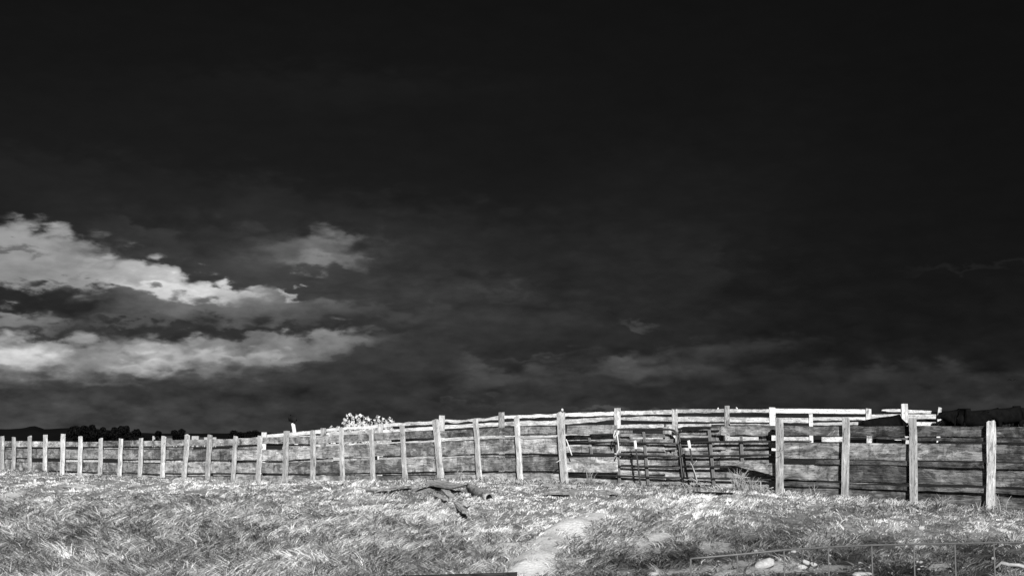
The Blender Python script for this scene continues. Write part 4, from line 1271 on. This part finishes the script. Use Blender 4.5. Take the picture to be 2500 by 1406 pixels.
for pts in ([(1703, 1176), (1697, 1155), (1690, 1136), (1696, 1130), (1701, 1124)], [(1690, 1136), (1685, 1128)], [(1703, 1176), (1688, 1166), (1668, 1176)], [(1703, 1176), (1722, 1180), (1716, 1190)], [(1703, 1176), (1690, 1188), (1678, 1196)]):
    tube('stalk', lin(pts, 2, .3), .011, M_STRAW, w1_, 5)
weed('grass_clump', (1806, 1200), 'tall upright clump of pale grass before the right gate', 'grass clump', 46, .55, .55, M_STRAW, .35)
weed('grass_clump', (1832, 1204), 'thinner clump of pale grass between the tall one and the gate post', 'grass clump', 26, .42, .45, M_STRAW, .35)
w2_ = weed('dry_weed', (1857, 1206), 'forked bare dry weed just left of the first post right of the gates', 'weed', 7, .3, .6, M_STRAW, .5)
for pts in ([(1856, 1212), (1858, 1195), (1857, 1176)], [(1858, 1204), (1872, 1194), (1888, 1189)], [(1858, 1200), (1846, 1188)], [(1870, 1196), (1880, 1198)]):
    tube('stalk', lin(pts, 2, .5), .010, M_STRAW, w2_, 5)
weed('dry_weed', (1441, 1190), 'small tangle of bleached stalks under the lower short plank', 'weed', 14, .42, .35, M_STRAW, .1)
weed('dry_weed', (1988, 1212), 'thin dry weed below the end of the lowest gate tube', 'weed', 5, .34, .25, M_STRAW, .5)
weed('grass_clump', (2300, 1240), 'pale grass clump against the planks left of the last bleached post', 'grass clump', 16, .3, .4, M_STRAW, .3)
weed('grass_clump', (2442, 1245), 'pale grass clump just right of the last bleached post', 'grass clump', 14, .42, .4, M_STRAW, .4)
weed('grass_clump', (1120, 1183), 'thin pale grass clump behind the broad fallen slab', 'grass clump', 16, .38, .4, M_STRAW, .5)

# ------------------------------------------------------------------ grass
def grass():
    r = np.random.default_rng(21)
    NT = 74000
    px = r.uniform(-260, 2760, NT)
    # depth distribution: many close by, fewer far away
    q = r.random(NT)
    D = 15.5 * (72.0 / 15.5) ** (q ** 1.25)
    X = (px - CXP) / F * D * CT
    s, n = sn(X, D)
    keep = (n > -.45) & (D > 15)
    # drop tufts well below the frame
    Z = ground_z(X, D)
    _, pyy = proj(X, D, Z)
    keep &= pyy < 1480
    X, D, Z, n = X[keep], D[keep], Z[keep], n[keep]
    tone, bare, mud, px, py = fields(X, D, Z)
    dens = np.clip(1.05 - 1.15 * bare, .04, 1) * np.where((px > 1690) & (py > 1330), .55, 1)
    hgt = .05 + .14 * sstep(4, 14, n) * (.5 + fbm(X, D, .5, 2, 15)) 
    hgt = hgt + .05 * sstep(.55, .8, fbm(X, D, 1.1, 2, 44)) + .06 * sstep(1.0, .0, n) 
    k = r.random(len(X)) < dens
    X, D, Z, n, tone, hgt, px, py = [a[k] for a in (X, D, Z, n, tone, hgt, px, py)]
    nb = 11
    NTk = len(X)
    rep = lambda a: np.repeat(a, nb)
    bx, by = rep(X), rep(D)
    N = len(bx)
    sp = .06 * (by / 22) ** .9
    ang = r.uniform(0, 2 * math.pi, N); rad = np.sqrt(r.random(N)) * sp
    ox, oy = np.cos(ang) * rad, np.sin(ang) * rad
    # combed direction of the whole tuft, swirling over the bank
    fld = (fbm(X, D, .35, 2, 61) - .5) * 4.0 + (fbm(X, D, 1.6, 2, 62) - .5) * 4.5
    tth = rep(fld + np.radians(-60) + r.normal(size=NTk) * .85 + np.where(px < 250, -.9, 0))
    fan = .75 * np.sin(ang - tth)
    th = tth + fan + r.normal(size=N) * .3
    bx = bx + ox; by = by + oy
    bz = ground_z(bx, by) - .015
    big = rep((r.random(NTk) < .25) * 1.0)
    h = rep(hgt) * (.6 + .8 * r.random(N)) * (1 + .45 * big)
    lean = np.clip(.35 + .45 * r.random(N) + .65 * rep(r.random(NTk)) + .35 * sstep(4, 10, rep(n)), .25, 1.7)
    dx, dy = np.cos(th), np.sin(th)
    w = (.0024 + .0030 * r.random(N)) * (by / 18) ** 1.05
    a2 = r.normal(size=N) * .5
    sx, sy = np.cos(a2), np.sin(a2)
    b0 = np.stack([bx, by, bz], 1)
    side = np.stack([sx * w, sy * w, np.zeros(N)], 1)
    def at(u):
        f = lean * u ** 1.6
        return b0 + np.stack([dx * h * f, dy * h * f, h * (u * 1.05 - .42 * np.minimum(lean, 1.5) * u ** 2.4)], 1)
    m1, m2, tip = at(.38), at(.72), at(1.0)
    V = np.stack([b0 - side * .7, b0 + side * .7, m1 + side, m1 - side, m2 + side * .75, m2 - side * .75, tip], 1).reshape(-1, 3)
    i0 = np.arange(N) * 7
    loops = np.stack([i0, i0 + 1, i0 + 2, i0 + 3, i0 + 3, i0 + 2, i0 + 4, i0 + 5, i0 + 5, i0 + 4, i0 + 6], 1).ravel()
    starts = np.stack([np.arange(N) * 11, np.arange(N) * 11 + 4, np.arange(N) * 11 + 8], 1).ravel()
    tuft = rep(r.random(NTk))
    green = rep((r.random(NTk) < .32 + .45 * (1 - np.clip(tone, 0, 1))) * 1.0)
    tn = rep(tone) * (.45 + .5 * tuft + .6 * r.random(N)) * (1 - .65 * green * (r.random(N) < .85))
    tn = np.clip(tn + (r.random(N) < .05) * .25, .02, 1)
    tn = np.repeat(tn, 7)
    o = np_mesh('grass', V, loops, starts, M_GRASS, {'tone': tn})
    tag(o, 'dense dry pale grass covering the bank in front of the fence', 'grass', kind='stuff')
grass()
